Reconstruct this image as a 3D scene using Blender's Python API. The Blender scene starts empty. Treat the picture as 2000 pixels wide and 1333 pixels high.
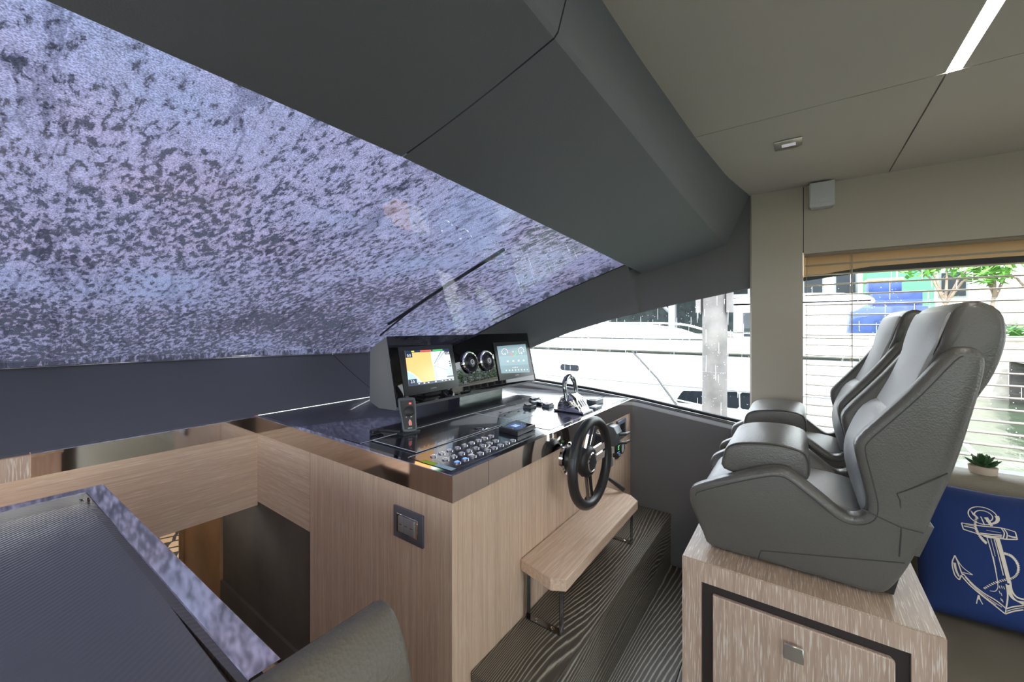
import bpy, bmesh, math, random
from mathutils import Vector, Matrix, noise
random.seed(7)
C = bpy.context.scene.collection
PI = math.pi

# ------------------------------------------------------------------ camera
# boat axes: +X starboard, +Y forward, +Z up; cabin sole at Z = 0, camera over (0, 0)
F_PX, HORIZON, EYE, YAW = 778.0, 638.0, 1.42, math.radians(54.23)
cam = bpy.data.cameras.new('camera')
cam.sensor_width = 36.0
cam.lens = F_PX / 2000 * 36
cam.shift_y = -(666.5 - HORIZON) / 2000
cam.clip_start = 0.02
cam.clip_end = 400
cam_o = bpy.data.objects.new('camera', cam)
C.objects.link(cam_o)
cam_o.location = (0, 0, EYE)
cam_o.rotation_euler = (PI / 2, 0, -YAW)
bpy.context.scene.camera = cam_o

# ------------------------------------------------------------------ light, exposure
sc = bpy.context.scene
sc.view_settings.view_transform = 'Standard'
sc.view_settings.look = 'None'
sc.view_settings.gamma = 1
sc.view_settings.use_curve_mapping = False
sc.view_settings.exposure = 0.5
w = bpy.data.worlds.new('world')
sc.world = w
w.use_nodes = True
bg = w.node_tree.nodes['Background']
bg.inputs[0].default_value = (0.89, 0.94, 1.0, 1)
bg.inputs[1].default_value = 6.5
sun = bpy.data.lights.new('sun', 'SUN')
sun.energy = 6.0
sun.angle = 0.02
sun.color = (1.0, 0.96, 0.90)
sun_o = bpy.data.objects.new('sun', sun)
C.objects.link(sun_o)
sun_o.rotation_euler = Vector((0.50, 0.22, -0.85)).to_track_quat('-Z', 'Y').to_euler()


# ------------------------------------------------------------------ pixel -> point on a known plane of the boat
S_, C_ = math.sin(YAW), math.cos(YAW)
def ray(px, py):
    r = (px - 1000) / F_PX
    return Vector((S_ + C_ * r, C_ - S_ * r, -(py - HORIZON) / F_PX))
def onX(px, py, X): d = ray(px, py); return Vector((0, 0, EYE)) + d * (X / d.x)
def onY(px, py, Y): d = ray(px, py); return Vector((0, 0, EYE)) + d * (Y / d.y)
def onZ(px, py, Z): d = ray(px, py); return Vector((0, 0, EYE)) + d * ((Z - EYE) / d.z)
def onP(px, py, p0, n):
    d = ray(px, py); o = Vector((0, 0, EYE))
    return o + d * ((p0 - o).dot(n) / d.dot(n))


# ------------------------------------------------------------------ materials
MATS = {}
def newmat(name):
    m = bpy.data.materials.new(name); m.use_nodes = True
    MATS[name] = m
    return m, m.node_tree, m.node_tree.nodes['Principled BSDF']
def nd(t, kind, **kw):
    n = t.nodes.new(kind)
    for k, v in kw.items():
        if k in n.inputs: n.inputs[k].default_value = v
        else: setattr(n, k, v)
    return n
def lk(t, a, ao, b, bi): t.links.new(a.outputs[ao], b.inputs[bi])
def ramp(t, stops):
    r = t.nodes.new('ShaderNodeValToRGB'); e = r.color_ramp.elements
    e[0].position, e[0].color = stops[0][0], (*stops[0][1], 1)
    e[1].position, e[1].color = stops[-1][0], (*stops[-1][1], 1)
    for p, c in stops[1:-1]:
        q = e.new(p); q.color = (*c, 1)
    return r
def coords(t, scale=(1, 1, 1), rot=(0, 0, 0)):
    tc = t.nodes.new('ShaderNodeTexCoord'); mp = t.nodes.new('ShaderNodeMapping')
    mp.inputs['Scale'].default_value = scale; mp.inputs['Rotation'].default_value = rot
    lk(t, tc, 'Object', mp, 'Vector')
    return mp
def plain(name, col, rough=0.5, metal=0.0, bump=0, bscale=200, spec=0.5, coat=0, vary=0):
    m, t, p = newmat(name)
    p.inputs['Base Color'].default_value = (*col, 1)
    p.inputs['Roughness'].default_value = rough
    p.inputs['Metallic'].default_value = metal
    p.inputs['Specular IOR Level'].default_value = spec
    if coat:
        p.inputs['Coat Weight'].default_value = coat; p.inputs['Coat Roughness'].default_value = 0.03
    if bump or vary:
        mp = coords(t); nz = nd(t, 'ShaderNodeTexNoise', Scale=bscale, Detail=3.0); lk(t, mp, 0, nz, 0)
    if bump:
        b = nd(t, 'ShaderNodeBump', Strength=bump, Distance=0.002); lk(t, nz, 0, b, 'Height'); lk(t, b, 0, p, 'Normal')
    if vary:
        n2 = nd(t, 'ShaderNodeTexNoise', Scale=4.0, Detail=5.0); lk(t, mp, 0, n2, 0)
        r = ramp(t, [(0.3, tuple(c * (1 - vary) for c in col)), (0.7, tuple(min(1, c * (1 + vary)) for c in col))])
        lk(t, n2, 0, r, 0); lk(t, r, 0, p, 'Base Color')
    return m
def leather(name, col, rough=0.42, strength=0.35, scale=260):
    m, t, p = newmat(name)
    p.inputs['Base Color'].default_value = (*col, 1); p.inputs['Roughness'].default_value = rough
    mp = coords(t)
    v = nd(t, 'ShaderNodeTexVoronoi', Scale=scale); lk(t, mp, 0, v, 0)
    n = nd(t, 'ShaderNodeTexNoise', Scale=scale * 0.4, Detail=3.0); lk(t, mp, 0, n, 0)
    a = nd(t, 'ShaderNodeMath', operation='ADD'); lk(t, v, 0, a, 0); lk(t, n, 0, a, 1)
    b = nd(t, 'ShaderNodeBump', Strength=strength, Distance=0.0015); lk(t, a, 0, b, 'Height'); lk(t, b, 0, p, 'Normal')
    return m
def oak(name, grain, dark, light, streak, amount=0.5, rough=0.45, fine=230.0):
    """pale limed oak veneer, grain along axis 0, 1 or 2"""
    m, t, p = newmat(name)
    s = [90.0, 90.0, 90.0]; s[grain] = 1.8
    s2 = [fine, fine, fine]; s2[grain] = fine / 22
    m1, m2 = coords(t, s), coords(t, s2)
    n1 = nd(t, 'ShaderNodeTexNoise', Scale=1.0, Detail=4.0); lk(t, m1, 0, n1, 0)
    r1 = ramp(t, [(0.3, dark), (0.7, light)]); lk(t, n1, 0, r1, 0)
    n2 = nd(t, 'ShaderNodeTexNoise', Scale=1.0, Detail=2.0); lk(t, m2, 0, n2, 0)
    r2 = ramp(t, [(0.54, (0, 0, 0)), (0.66, (amount, amount, amount))]); lk(t, n2, 0, r2, 0)
    mx = nd(t, 'ShaderNodeMixRGB'); lk(t, r2, 0, mx, 0); lk(t, r1, 0, mx, 1); mx.inputs[2].default_value = (*streak, 1)
    lk(t, mx, 0, p, 'Base Color'); p.inputs['Roughness'].default_value = rough
    b = nd(t, 'ShaderNodeBump', Strength=0.15, Distance=0.001); lk(t, n2, 0, b, 'Height'); lk(t, b, 0, p, 'Normal')
    return m
def dark_oak(name, seed=0.0, along=0.42, freq=1.0, rough=0.34, lift=1.0, pitch=480.0, arch=150.0):
    """charcoal oak with pale limed cathedral grain running along X"""
    m, t, p = newmat(name)
    tc = t.nodes.new('ShaderNodeTexCoord'); sp = t.nodes.new('ShaderNodeSeparateXYZ'); lk(t, tc, 'Object', sp, 0)
    yz = nd(t, 'ShaderNodeMath', operation='ADD'); lk(t, sp, 'Y', yz, 0); lk(t, sp, 'Z', yz, 1)
    cx = nd(t, 'ShaderNodeMath', operation='MULTIPLY'); lk(t, sp, 'X', cx, 0); cx.inputs[1].default_value = along
    cb = t.nodes.new('ShaderNodeCombineXYZ'); lk(t, cx, 0, cb, 'X'); lk(t, yz, 0, cb, 'Y'); cb.inputs['Z'].default_value = seed
    n = nd(t, 'ShaderNodeTexNoise', Scale=5.0 * freq, Detail=0.5, Roughness=0.3); lk(t, cb, 0, n, 0)
    n3 = nd(t, 'ShaderNodeTexNoise', Scale=60.0, Detail=2.0); lk(t, cb, 0, n3, 0)
    k = nd(t, 'ShaderNodeMath', operation='MULTIPLY'); lk(t, yz, 0, k, 0); k.inputs[1].default_value = pitch
    a = nd(t, 'ShaderNodeMath', operation='MULTIPLY_ADD'); lk(t, n, 0, a, 0); a.inputs[1].default_value = arch; lk(t, k, 0, a, 2)
    a3 = nd(t, 'ShaderNodeMath', operation='MULTIPLY_ADD'); lk(t, n3, 0, a3, 0); a3.inputs[1].default_value = 3.0; lk(t, a, 0, a3, 2)
    sn = nd(t, 'ShaderNodeMath', operation='SINE'); lk(t, a3, 0, sn, 0)
    r = ramp(t, [(q, tuple(c * lift for c in cc)) for q, cc in ((0.40, (0.058, 0.050, 0.040)), (0.80, (0.11, 0.10, 0.084)), (0.97, (0.33, 0.31, 0.26)))])
    s01 = nd(t, 'ShaderNodeMath', operation='MULTIPLY_ADD'); lk(t, sn, 0, s01, 0); s01.inputs[1].default_value = 0.5; s01.inputs[2].default_value = 0.5
    lk(t, s01, 0, r, 0)
    m2 = coords(t, (9.0, 260.0, 260.0)); n2 = nd(t, 'ShaderNodeTexNoise', Scale=1.0, Detail=2.0); lk(t, m2, 0, n2, 0)
    r2 = ramp(t, [(0.56, (0, 0, 0)), (0.68, (0.5, 0.5, 0.5))]); lk(t, n2, 0, r2, 0)
    mx = nd(t, 'ShaderNodeMixRGB'); lk(t, r2, 0, mx, 0); lk(t, r, 0, mx, 1); mx.inputs[2].default_value = (0.20, 0.19, 0.165, 1)
    lk(t, mx, 0, p, 'Base Color'); p.inputs['Roughness'].default_value = rough
    b = nd(t, 'ShaderNodeBump', Strength=0.2, Distance=0.001); lk(t, s01, 0, b, 'Height'); lk(t, b, 0, p, 'Normal')
    return m
def emit(name, col, strength=1.0):
    m, t, p = newmat(name)
    p.inputs['Base Color'].default_value = (0, 0, 0, 1)
    p.inputs['Emission Color'].default_value = (*col, 1); p.inputs['Emission Strength'].default_value = strength
    p.inputs['Roughness'].default_value = 0.2
    return m
def thin_glass(name, tint=(0.93, 0.96, 0.97), ior=1.45):
    m, t, p = newmat(name)
    t.nodes.remove(p)
    out = t.nodes['Material Output']
    tr = t.nodes.new('ShaderNodeBsdfTransparent'); tr.inputs[0].default_value = (*tint, 1)
    gl = t.nodes.new('ShaderNodeBsdfGlossy'); gl.inputs['Roughness'].default_value = 0.0
    fr = nd(t, 'ShaderNodeFresnel', IOR=ior)
    ge = t.nodes.new('ShaderNodeNewGeometry')          # a thin sheet: same reflection from either face
    mi = nd(t, 'ShaderNodeMath', operation='MULTIPLY_ADD'); lk(t, ge, 'Backfacing', mi, 0); mi.inputs[1].default_value = 1 / ior - ior; mi.inputs[2].default_value = ior
    lk(t, mi, 0, fr, 'IOR')
    mx = t.nodes.new('ShaderNodeMixShader'); lk(t, fr, 0, mx, 0); lk(t, tr, 0, mx, 1); lk(t, gl, 0, mx, 2); lk(t, mx, 0, out, 0)
    return m

leather('black_leather', (0.165, 0.178, 0.196), 0.55, 0.20, 330)
leather('casing_leather', (0.24, 0.235, 0.235), 0.6, 0.18, 330)
leather('wall_leather', (0.155, 0.154, 0.158), 0.6, 0.18, 330)
leather('dash_leather', (0.135, 0.135, 0.135), 0.6, 0.18, 330)
leather('seat_leather', (0.112, 0.107, 0.096), 0.34, 0.30, 240)
leather('seat_leather_lit', (0.38, 0.385, 0.385), 0.42, 0.30, 240)  # paler seat leather, windshield light on forward faces put into the colour
leather('lounge_leather', (0.118, 0.106, 0.084), 0.45, 0.55, 170)
plain('seam_thread', (0.05, 0.05, 0.048), 0.7)
plain('headliner', (0.575, 0.55, 0.50), 0.8, bump=0.12, bscale=600)
plain('pillar_fabric', (0.53, 0.485, 0.405), 0.75, bump=0.12, bscale=600)
plain('gap_black', (0.015, 0.015, 0.015), 0.8)
plain('reveal_tan', (0.78, 0.55, 0.31), 0.6)  # tan brightened in colour to stand in for sun shining through
plain('slat_tan', (0.46, 0.38, 0.28), 0.5)
plain('rubber_black', (0.015, 0.016, 0.018), 0.45)
plain('wheel_black', (0.018, 0.018, 0.019), 0.38, bump=0.1, bscale=500)
plain('plastic_black', (0.022, 0.023, 0.025), 0.35)
plain('plastic_grey', (0.10, 0.115, 0.13), 0.35)
plain('console_black', (0.015, 0.017, 0.024), 0.20, spec=0.9, coat=0.6)
plain('gloss_black', (0.005, 0.005, 0.006), 0.03)
plain('chrome', (0.80, 0.79, 0.78), 0.05, 1.0)
plain('steel_trim', (0.82, 0.77, 0.72), 0.06, 1.0)
plain('chrome_dark', (0.32, 0.33, 0.35), 0.12, 1.0)
plain('steel_satin', (0.55, 0.53, 0.50), 0.28, 1.0)
plain('switch_plate', (0.16, 0.175, 0.22), 0.3, 0.5)
plain('rocker_grey', (0.30, 0.29, 0.30), 0.35, 0.2)
plain('speaker_white', (0.62, 0.63, 0.64), 0.5, bump=0.1, bscale=900)
plain('white_line', (0.72, 0.74, 0.76), 0.4)
plain('carpet_brown', (0.115, 0.090, 0.072), 0.95, bump=0.9, bscale=700, vary=0.2)
plain('sofa_leather', (0.23, 0.20, 0.155), 0.55, bump=0.3, bscale=250)
plain('sofa_seat', (0.155, 0.140, 0.110), 0.7, bump=0.3, bscale=500)
plain('cushion_blue', (0.005, 0.024, 0.120), 0.9, bump=0.5, bscale=900, vary=0.12)
plain('print_cream', (0.66, 0.60, 0.50), 0.9)
plain('pot_clay', (0.50, 0.40, 0.30), 0.8)
plain('succulent_green', (0.035, 0.10, 0.03), 0.5, vary=0.4, bscale=60)
plain('drawer_gap', (0.028, 0.020, 0.018), 0.6)
plain('frit_black', (0.010, 0.011, 0.013), 0.4)
plain('door_wood', (0.30, 0.155, 0.065), 0.5, vary=0.2)
OAK_D, OAK_L, OAK_S = (0.55, 0.39, 0.275), (0.71, 0.535, 0.40), (0.80, 0.68, 0.575)
oak('oak_vertical', 2, OAK_D, OAK_L, OAK_S, 0.45)
oak('oak_across', 0, OAK_D, OAK_L, OAK_S, 0.55)
oak('oak_along', 1, OAK_D, OAK_L, OAK_S, 0.55)
oak('limed_vertical', 2, (0.40, 0.285, 0.215), (0.51, 0.385, 0.30), (0.76, 0.69, 0.61), 0.75, fine=330.0)
oak('limed_across', 0, (0.36, 0.26, 0.185), (0.48, 0.36, 0.265), (0.76, 0.69, 0.61), 0.7, fine=330.0)
dark_oak('dark_oak_step', 0.3, 0.22, 1.0, 0.28, 1.25)
for k in range(6): dark_oak('dark_oak_plank_%d' % k, 1.7 + 2.3 * k, 0.16, 0.8, 0.40, 1.6, 520.0, 120.0)
thin_glass('window_glass')
thin_glass('windshield_glass', (0.90, 0.93, 0.97), 1.5)
emit('led', (1.0, 0.93, 0.84), 30.0)

def ribbed():
    m, t, p = newmat('ribbed_top')
    p.inputs['Base Color'].default_value = (0.115, 0.115, 0.135, 1); p.inputs['Roughness'].default_value = 0.38
    mp = coords(t, (1, 1, 1), (0, 0, 0.9))
    wv = nd(t, 'ShaderNodeTexWave', Scale=26.0, Distortion=0.0); lk(t, mp, 0, wv, 0)
    b = nd(t, 'ShaderNodeBump', Strength=0.22, Distance=0.002); lk(t, wv, 0, b, 'Height'); lk(t, b, 0, p, 'Normal')
ribbed()
def cover_mat():
    """woven sun cover over the windshield, wet and stained: light passes through the weave"""
    m, t, p = newmat('sun_cover')
    t.nodes.remove(p); out = t.nodes['Material Output']
    mp = coords(t, (58.0, 24.0, 24.0), (0, 0, 0.22)); mq = coords(t, (1, 1, 1)); mr = coords(t, (1.6, 0.30, 0.3), (0, 0, 0.30))
    n1 = nd(t, 'ShaderNodeTexNoise', Scale=1.0, Detail=9.0, Roughness=0.70, Distortion=0.3); lk(t, mp, 0, n1, 0)
    n2 = nd(t, 'ShaderNodeTexNoise', Scale=1.3, Detail=3.0, Roughness=0.6); lk(t, mq, 0, n2, 0)
    n3 = nd(t, 'ShaderNodeTexNoise', Scale=330.0, Detail=1.0); lk(t, mq, 0, n3, 0)
    # stains gather in patches: shift the threshold with the large noise
    ad = nd(t, 'ShaderNodeMath', operation='MULTIPLY_ADD'); lk(t, n2, 0, ad, 0); ad.inputs[1].default_value = -0.42; lk(t, n1, 0, ad, 2)
    # more blotches towards the foot of the slope
    sy = t.nodes.new('ShaderNodeSeparateXYZ'); lk(t, mq, 0, sy, 0)
    a2 = nd(t, 'ShaderNodeMath', operation='MULTIPLY_ADD'); lk(t, sy, 'Y', a2, 0); a2.inputs[1].default_value = -0.035; lk(t, ad, 0, a2, 2)
    ad = nd(t, 'ShaderNodeMath', operation='ADD'); lk(t, a2, 0, ad, 0); ad.inputs[1].default_value = 0.046
    r = ramp(t, [(0.235, (0, 0, 0)), (0.285, (0.70, 0.70, 0.70)), (0.40, (1, 1, 1))]); lk(t, ad, 0, r, 0)
    hue = ramp(t, [(0.36, (0.083, 0.091, 0.138)), (0.64, (0.115, 0.095, 0.140))]); lk(t, n2, 0, hue, 0)
    mx = nd(t, 'ShaderNodeMixRGB'); lk(t, r, 0, mx, 0); mx.inputs[1].default_value = (0.022, 0.023, 0.033, 1); lk(t, hue, 0, mx, 2)
    # shade of long soft creases down the slope, painted into the colour
    wob = nd(t, 'ShaderNodeTexNoise', Scale=2.6, Detail=5.0, Roughness=0.55, Distortion=0.6); lk(t, mr, 0, wob, 0)
    rid = nd(t, 'ShaderNodeMath', operation='SUBTRACT'); lk(t, wob, 0, rid, 0); rid.inputs[1].default_value = 0.5
    rab = nd(t, 'ShaderNodeMath', operation='ABSOLUTE'); lk(t, rid, 0, rab, 0)
    cr = ramp(t, [(0.004, (0.42, 0.42, 0.45)), (0.020, (1, 1, 1))]); lk(t, rab, 0, cr, 0)
    mc = nd(t, 'ShaderNodeMixRGB', blend_type='MULTIPLY'); mc.inputs[0].default_value = 0.6; lk(t, mx, 0, mc, 1); lk(t, cr, 0, mc, 2)
    sp = ramp(t, [(0.36, (0.62, 0.62, 0.62)), (0.66, (1.4, 1.4, 1.4))]); lk(t, n3, 0, sp, 0)
    mu = nd(t, 'ShaderNodeMixRGB', blend_type='MULTIPLY'); mu.inputs[0].default_value = 1; lk(t, mc, 0, mu, 1); lk(t, sp, 0, mu, 2)
    tl = t.nodes.new('ShaderNodeBsdfTranslucent'); df = t.nodes.new('ShaderNodeBsdfDiffuse')
    lk(t, mu, 0, tl, 0); lk(t, mu, 0, df, 0)
    ms = t.nodes.new('ShaderNodeMixShader'); ms.inputs[0].default_value = 0.5; lk(t, tl, 0, ms, 1); lk(t, df, 0, ms, 2); lk(t, ms, 0, out, 0)
cover_mat()


# ------------------------------------------------------------------ building helpers
def tag(o, label=None, cat=None, group=None, kind=None):
    if label: o['label'] = label
    if cat: o['category'] = cat
    if group: o['group'] = group
    if kind: o['kind'] = kind
    return o
def thing(name, loc, label, cat, group=None):
    o = bpy.data.objects.new(name, None); C.objects.link(o)
    o.location = loc; o.empty_display_size = 0.1
    return tag(o, label, cat, group)
def adopt(o, parent):
    """parent keeping the authored (boat) coordinates"""
    o.parent = parent
    if parent.type == 'EMPTY':
        o.matrix_parent_inverse = Matrix.Translation(-Vector(parent.location))
    return o
def link(name, me, mat, parent=None, smooth=False):
    o = bpy.data.objects.new(name, me); C.objects.link(o)
    me.materials.clear(); me.materials.append(MATS[mat])
    if smooth:
        for p in me.polygons: p.use_smooth = True
        if smooth != 'all':
            try: me.set_sharp_from_angle(angle=math.radians(smooth if smooth is not True else 40))
            except Exception: pass
    if parent: adopt(o, parent)
    return o
def from_bm(name, bm, mat, parent=None, smooth=False, recalc=True):
    if recalc: bmesh.ops.recalc_face_normals(bm, faces=bm.faces)
    me = bpy.data.meshes.new(name); bm.to_mesh(me); bm.free()
    return link(name, me, mat, parent, smooth)
def mesh(name, vs, fs, mat, parent=None, smooth=False):
    bm = bmesh.new(); bv = [bm.verts.new(v) for v in vs]
    for f in fs:
        try: bm.faces.new([bv[i] for i in f])
        except ValueError: pass
    return from_bm(name, bm, mat, parent, smooth)
def box_bm(b, bevel=0.0, seg=2, bm=None):
    x0, x1, y0, y1, z0, z1 = b
    nb = bmesh.new()
    bmesh.ops.create_cube(nb, size=1)
    for v in nb.verts:
        v.co = Vector((x0 if v.co.x < 0 else x1, y0 if v.co.y < 0 else y1, z0 if v.co.z < 0 else z1))
    if bevel: bmesh.ops.bevel(nb, geom=list(nb.edges), offset=bevel, segments=seg, profile=0.5, affect='EDGES')
    return nb
def box(name, b, mat, parent=None, bevel=0.0, seg=2):
    return from_bm(name, box_bm(b, bevel, seg), mat, parent, smooth=bool(bevel))
def join(*bms):
    out = bmesh.new()
    for b in bms:
        me = bpy.data.meshes.new('tmp'); b.to_mesh(me); b.free(); out.from_mesh(me); bpy.data.meshes.remove(me)
    return out
AX = {'x': lambda a, b, t: Vector((t, a, b)), 'y': lambda a, b, t: Vector((a, t, b)), 'z': lambda a, b, t: Vector((a, b, t))}
def inset(poly, d):
    n = len(poly); out = []
    area = sum(poly[i][0] * poly[(i + 1) % n][1] - poly[(i + 1) % n][0] * poly[i][1] for i in range(n))
    s = 1 if area > 0 else -1
    for i in range(n):
        p, q, r = Vector(poly[i - 1]), Vector(poly[i]), Vector(poly[(i + 1) % n])
        e1, e2 = (q - p), (r - q)
        if e1.length < 1e-9: e1 = e2
        if e2.length < 1e-9: e2 = e1
        n1 = Vector((-e1.y, e1.x)).normalized() * s; n2 = Vector((-e2.y, e2.x)).normalized() * s
        b = (n1 + n2); k = b.length
        b = b / k if k > 1e-6 else n1
        out.append(q + b * d / max(0.5, b.dot(n1)))
    return out
def prism_bm(poly, axis, t0, t1, r=0.0, seg=3):
    f = AX[axis] if isinstance(axis, str) else axis
    bm = bmesh.new(); poly = [Vector(p) for p in poly]
    rings = []
    if r:
        for k in range(seg + 1):
            a = PI / 2 * k / seg
            rings.append((r * (1 - math.sin(a)), t0 + r * (1 - math.cos(a)) * (1 if t1 > t0 else -1)))
        rings += [(i, t1 - (t - t0)) for i, t in reversed(rings)]
    else: rings = [(0, t0), (0, t1)]
    vr = []
    for i, t in rings:
        pp = inset(poly, i) if i > 1e-9 else poly
        vr.append([bm.verts.new(f(p[0], p[1], t)) for p in pp])
    n = len(poly)
    for a, b in zip(vr[:-1], vr[1:]):
        for i in range(n): bm.faces.new((a[i], a[(i + 1) % n], b[(i + 1) % n], b[i]))
    bm.faces.new(vr[0]); bm.faces.new(list(reversed(vr[-1])))
    return bm
def prism(name, poly, axis, t0, t1, mat, parent=None, r=0.0, seg=3, smooth=None):
    return from_bm(name, prism_bm(poly, axis, t0, t1, r, seg), mat, parent, smooth=(bool(r) if smooth is None else smooth))
def spline(pts, per=6, closed=True):
    """Catmull-Rom through the points"""
    P = [Vector(p) for p in pts]; n = len(P); out = []
    for i in range(n if closed else n - 1):
        g = (lambda k: P[k % n]) if closed else (lambda k: P[max(0, min(n - 1, k))])
        p0, p1, p2, p3 = g(i - 1), g(i), g(i + 1), g(i + 2)
        for k in range(per):
            t = k / per
            out.append(0.5 * ((2 * p1) + (p2 - p0) * t + (2 * p0 - 5 * p1 + 4 * p2 - p3) * t * t + (3 * p1 - p0 - 3 * p2 + p3) * t ** 3))
    if not closed: out.append(P[-1])
    return out
def tube_bm(path, r, n=8, closed=False, caps=True):
    bm = bmesh.new(); P = [Vector(p) for p in path]; m = len(P)
    rad = r if isinstance(r, (list, tuple)) else [r] * m
    rings = []; up = None
    for i in range(m):
        a = P[i - 1] if (i > 0 or closed) else P[i]; b = P[(i + 1) % m] if (i < m - 1 or closed) else P[i]
        d = (b - a).normalized()
        if up is None: up = Vector((0, 0, 1)) if abs(d.z) < 0.9 else Vector((1, 0, 0))
        s = d.cross(up)
        if s.length < 1e-6: s = d.cross(Vector((0.3, 1, 0.2)))
        s.normalize(); u = s.cross(d).normalized(); up = u
        rings.append([bm.verts.new(P[i] + (s * math.cos(2 * PI * k / n) + u * math.sin(2 * PI * k / n)) * rad[i]) for k in range(n)])
    for i in range(m if closed else m - 1):
        a, b = rings[i], rings[(i + 1) % m]
        for k in range(n): bm.faces.new((a[k], a[(k + 1) % n], b[(k + 1) % n], b[k]))
    if caps and not closed:
        bm.faces.new(rings[0]); bm.faces.new(rings[-1])
    return bm
def tube(name, path, r, mat, parent=None, n=8, closed=False):
    return from_bm(name, tube_bm(path, r, n, closed), mat, parent, smooth=True)
def lathe_bm(prof, origin, axis, n=24):
    """prof: (radius, along) pairs, closed with caps where radius is 0"""
    ax = Vector(axis).normalized(); u = ax.cross(Vector((0, 0, 1)) if abs(ax.z) < 0.9 else Vector((1, 0, 0))).normalized(); v = ax.cross(u)
    bm = bmesh.new(); o = Vector(origin); rings = []
    for r, h in prof:
        if r < 1e-6: rings.append([bm.verts.new(o + ax * h)])
        else: rings.append([bm.verts.new(o + ax * h + (u * math.cos(2 * PI * k / n) + v * math.sin(2 * PI * k / n)) * r) for k in range(n)])
    for a, b in zip(rings[:-1], rings[1:]):
        for k in range(n):
            q = [a[k % len(a)], a[(k + 1) % len(a)], b[(k + 1) % len(b)], b[k % len(b)]]
            q = list(dict.fromkeys(q))
            if len(q) > 2: bm.faces.new(q)
    return bm
def lathe(name, prof, origin, axis, mat, parent=None, n=24, smooth=35):
    return from_bm(name, lathe_bm(prof, origin, axis, n), mat, parent, smooth=smooth)
def grid(name, rows, mat, parent=None, smooth=True, thick=0.0):
    bm = bmesh.new(); R = [[bm.verts.new(p) for p in row] for row in rows]
    for a, b in zip(R[:-1], R[1:]):
        for i in range(len(a) - 1): bm.faces.new((a[i], a[i + 1], b[i + 1], b[i]))
    bmesh.ops.recalc_face_normals(bm, faces=bm.faces)
    if thick: bmesh.ops.solidify(bm, geom=list(bm.faces), thickness=thick)
    return from_bm(name, bm, mat, parent, smooth)
def text(name, body, size, origin, xdir, ydir, mat, parent, depth=0.0004):
    cu = bpy.data.curves.new(name, 'FONT'); cu.body = body; cu.size = size; cu.extrude = depth; cu.align_x = 'CENTER'; cu.align_y = 'CENTER'
    cu.resolution_u = 2
    tmp = bpy.data.objects.new('tmp_text', cu); C.objects.link(tmp)
    dg = bpy.context.evaluated_depsgraph_get(); dg.update()
    me = bpy.data.meshes.new_from_object(tmp.evaluated_get(dg)); bpy.data.objects.remove(tmp)
    X = Vector(xdir).normalized(); Y = Vector(ydir).normalized(); Z = X.cross(Y)
    M = Matrix((X, Y, Z)).transposed().to_4x4(); M.translation = Vector(origin)
    me.transform(M); me.name = name
    return link(name, me, mat, parent)
def dup(root, delta, label=None):
    """copy a thing with its parts and sub-parts"""
    r = root.copy(); C.objects.link(r); r.location = root.location + Vector(delta)
    if label: r['label'] = label
    for ch in [o for o in C.objects if o.parent == root]:
        c = ch.copy(); C.objects.link(c); mpi = ch.matrix_parent_inverse.copy(); c.parent = r; c.matrix_parent_inverse = mpi
        for g in [o for o in C.objects if o.parent == ch]:
            d = g.copy(); C.objects.link(d); d.parent = c
    return r
def struct(o): o['kind'] = 'structure'; return o

# ================================================================== THE SETTING
ZC = 2.12           # headliner
# ---- cabin sole: planks in view are pieces, the rest is one sheet
fl = struct(box('floor', (-2.5, 2.5, -4.6, 0.72, -0.12, -0.012), 'gap_black'))
ys = [-4.6, -0.52, -0.34, -0.155, 0.03, 0.215, 0.40, 0.70]
for k in range(len(ys) - 1):
    x0 = 0.9 if k else -2.5
    box('floor_plank', (x0, 2.478, ys[k] + 0.001, ys[k + 1] - 0.001, -0.012, 0.0), 'dark_oak_plank_%d' % (k % 6), fl, 0.0012, 1)
box('floor_plank', (-2.5, 0.898, -0.518, 0.70, -0.012, 0.0), 'dark_oak_plank_3', fl)

# ---- overhead: dark backing with separate headliner panels and hairline joints between them
ce = struct(box('ceiling', (-2.62, 2.62, -4.7, 0.60, ZC + 0.012, ZC + 0.10), 'gap_black'))
G = 0.0022
SY0, SY1 = -0.357, -0.329         # light slot
def panel(b):
    box('ceiling_panel', (b[0] + G, b[1] - G, b[2] + G, b[3] - G, ZC, ZC + 0.012), 'headliner', ce)
panel((-2.5, 1.592, SY1, 0.50)); panel((1.592, 2.49, -0.331, 0.50)); panel((1.592, 2.49, -2.2, -0.331))
panel((-2.5, 1.592, -1.70, SY0)); panel((-2.5, 1.592, -4.6, -1.73)); panel((1.592, 2.49, -4.6, -2.2))

# ---- overhead soffit in dark leather: underside and aft fascia, one long joint
def lerp(a, b, t): return a + (b - a) * t
def interp(tab, x):
    for (a, *p), (b, *q) in zip(tab[:-1], tab[1:]):
        if a <= x <= b: return [lerp(i, j, (x - a) / (b - a)) for i, j in zip(p, q)]
    return list(tab[-1][1:] if x > tab[-1][0] else tab[0][1:])
LOW = [(-2.5, 0.79, 1.748), (-0.6, 0.79, 1.838), (0.066, 0.79, 1.842), (0.635, 0.79, 1.836), (1.4, 0.79, 1.803), (2.49, 0.79, 1.748)]
FOLD = [(-2.5, 0.326, 1.868), (-1.58, 0.35, 1.914), (-0.66, 0.370, 1.968), (0.0, 0.374, 1.982), (0.566, 0.372, 1.974), (0.659, 0.370, 1.968), (1.126, 0.365, 1.950), (1.582, 0.350, 1.914), (2.1, 0.336, 1.888), (2.47, 0.326, 1.871), (2.49, 0.325, 1.868)]
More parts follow.
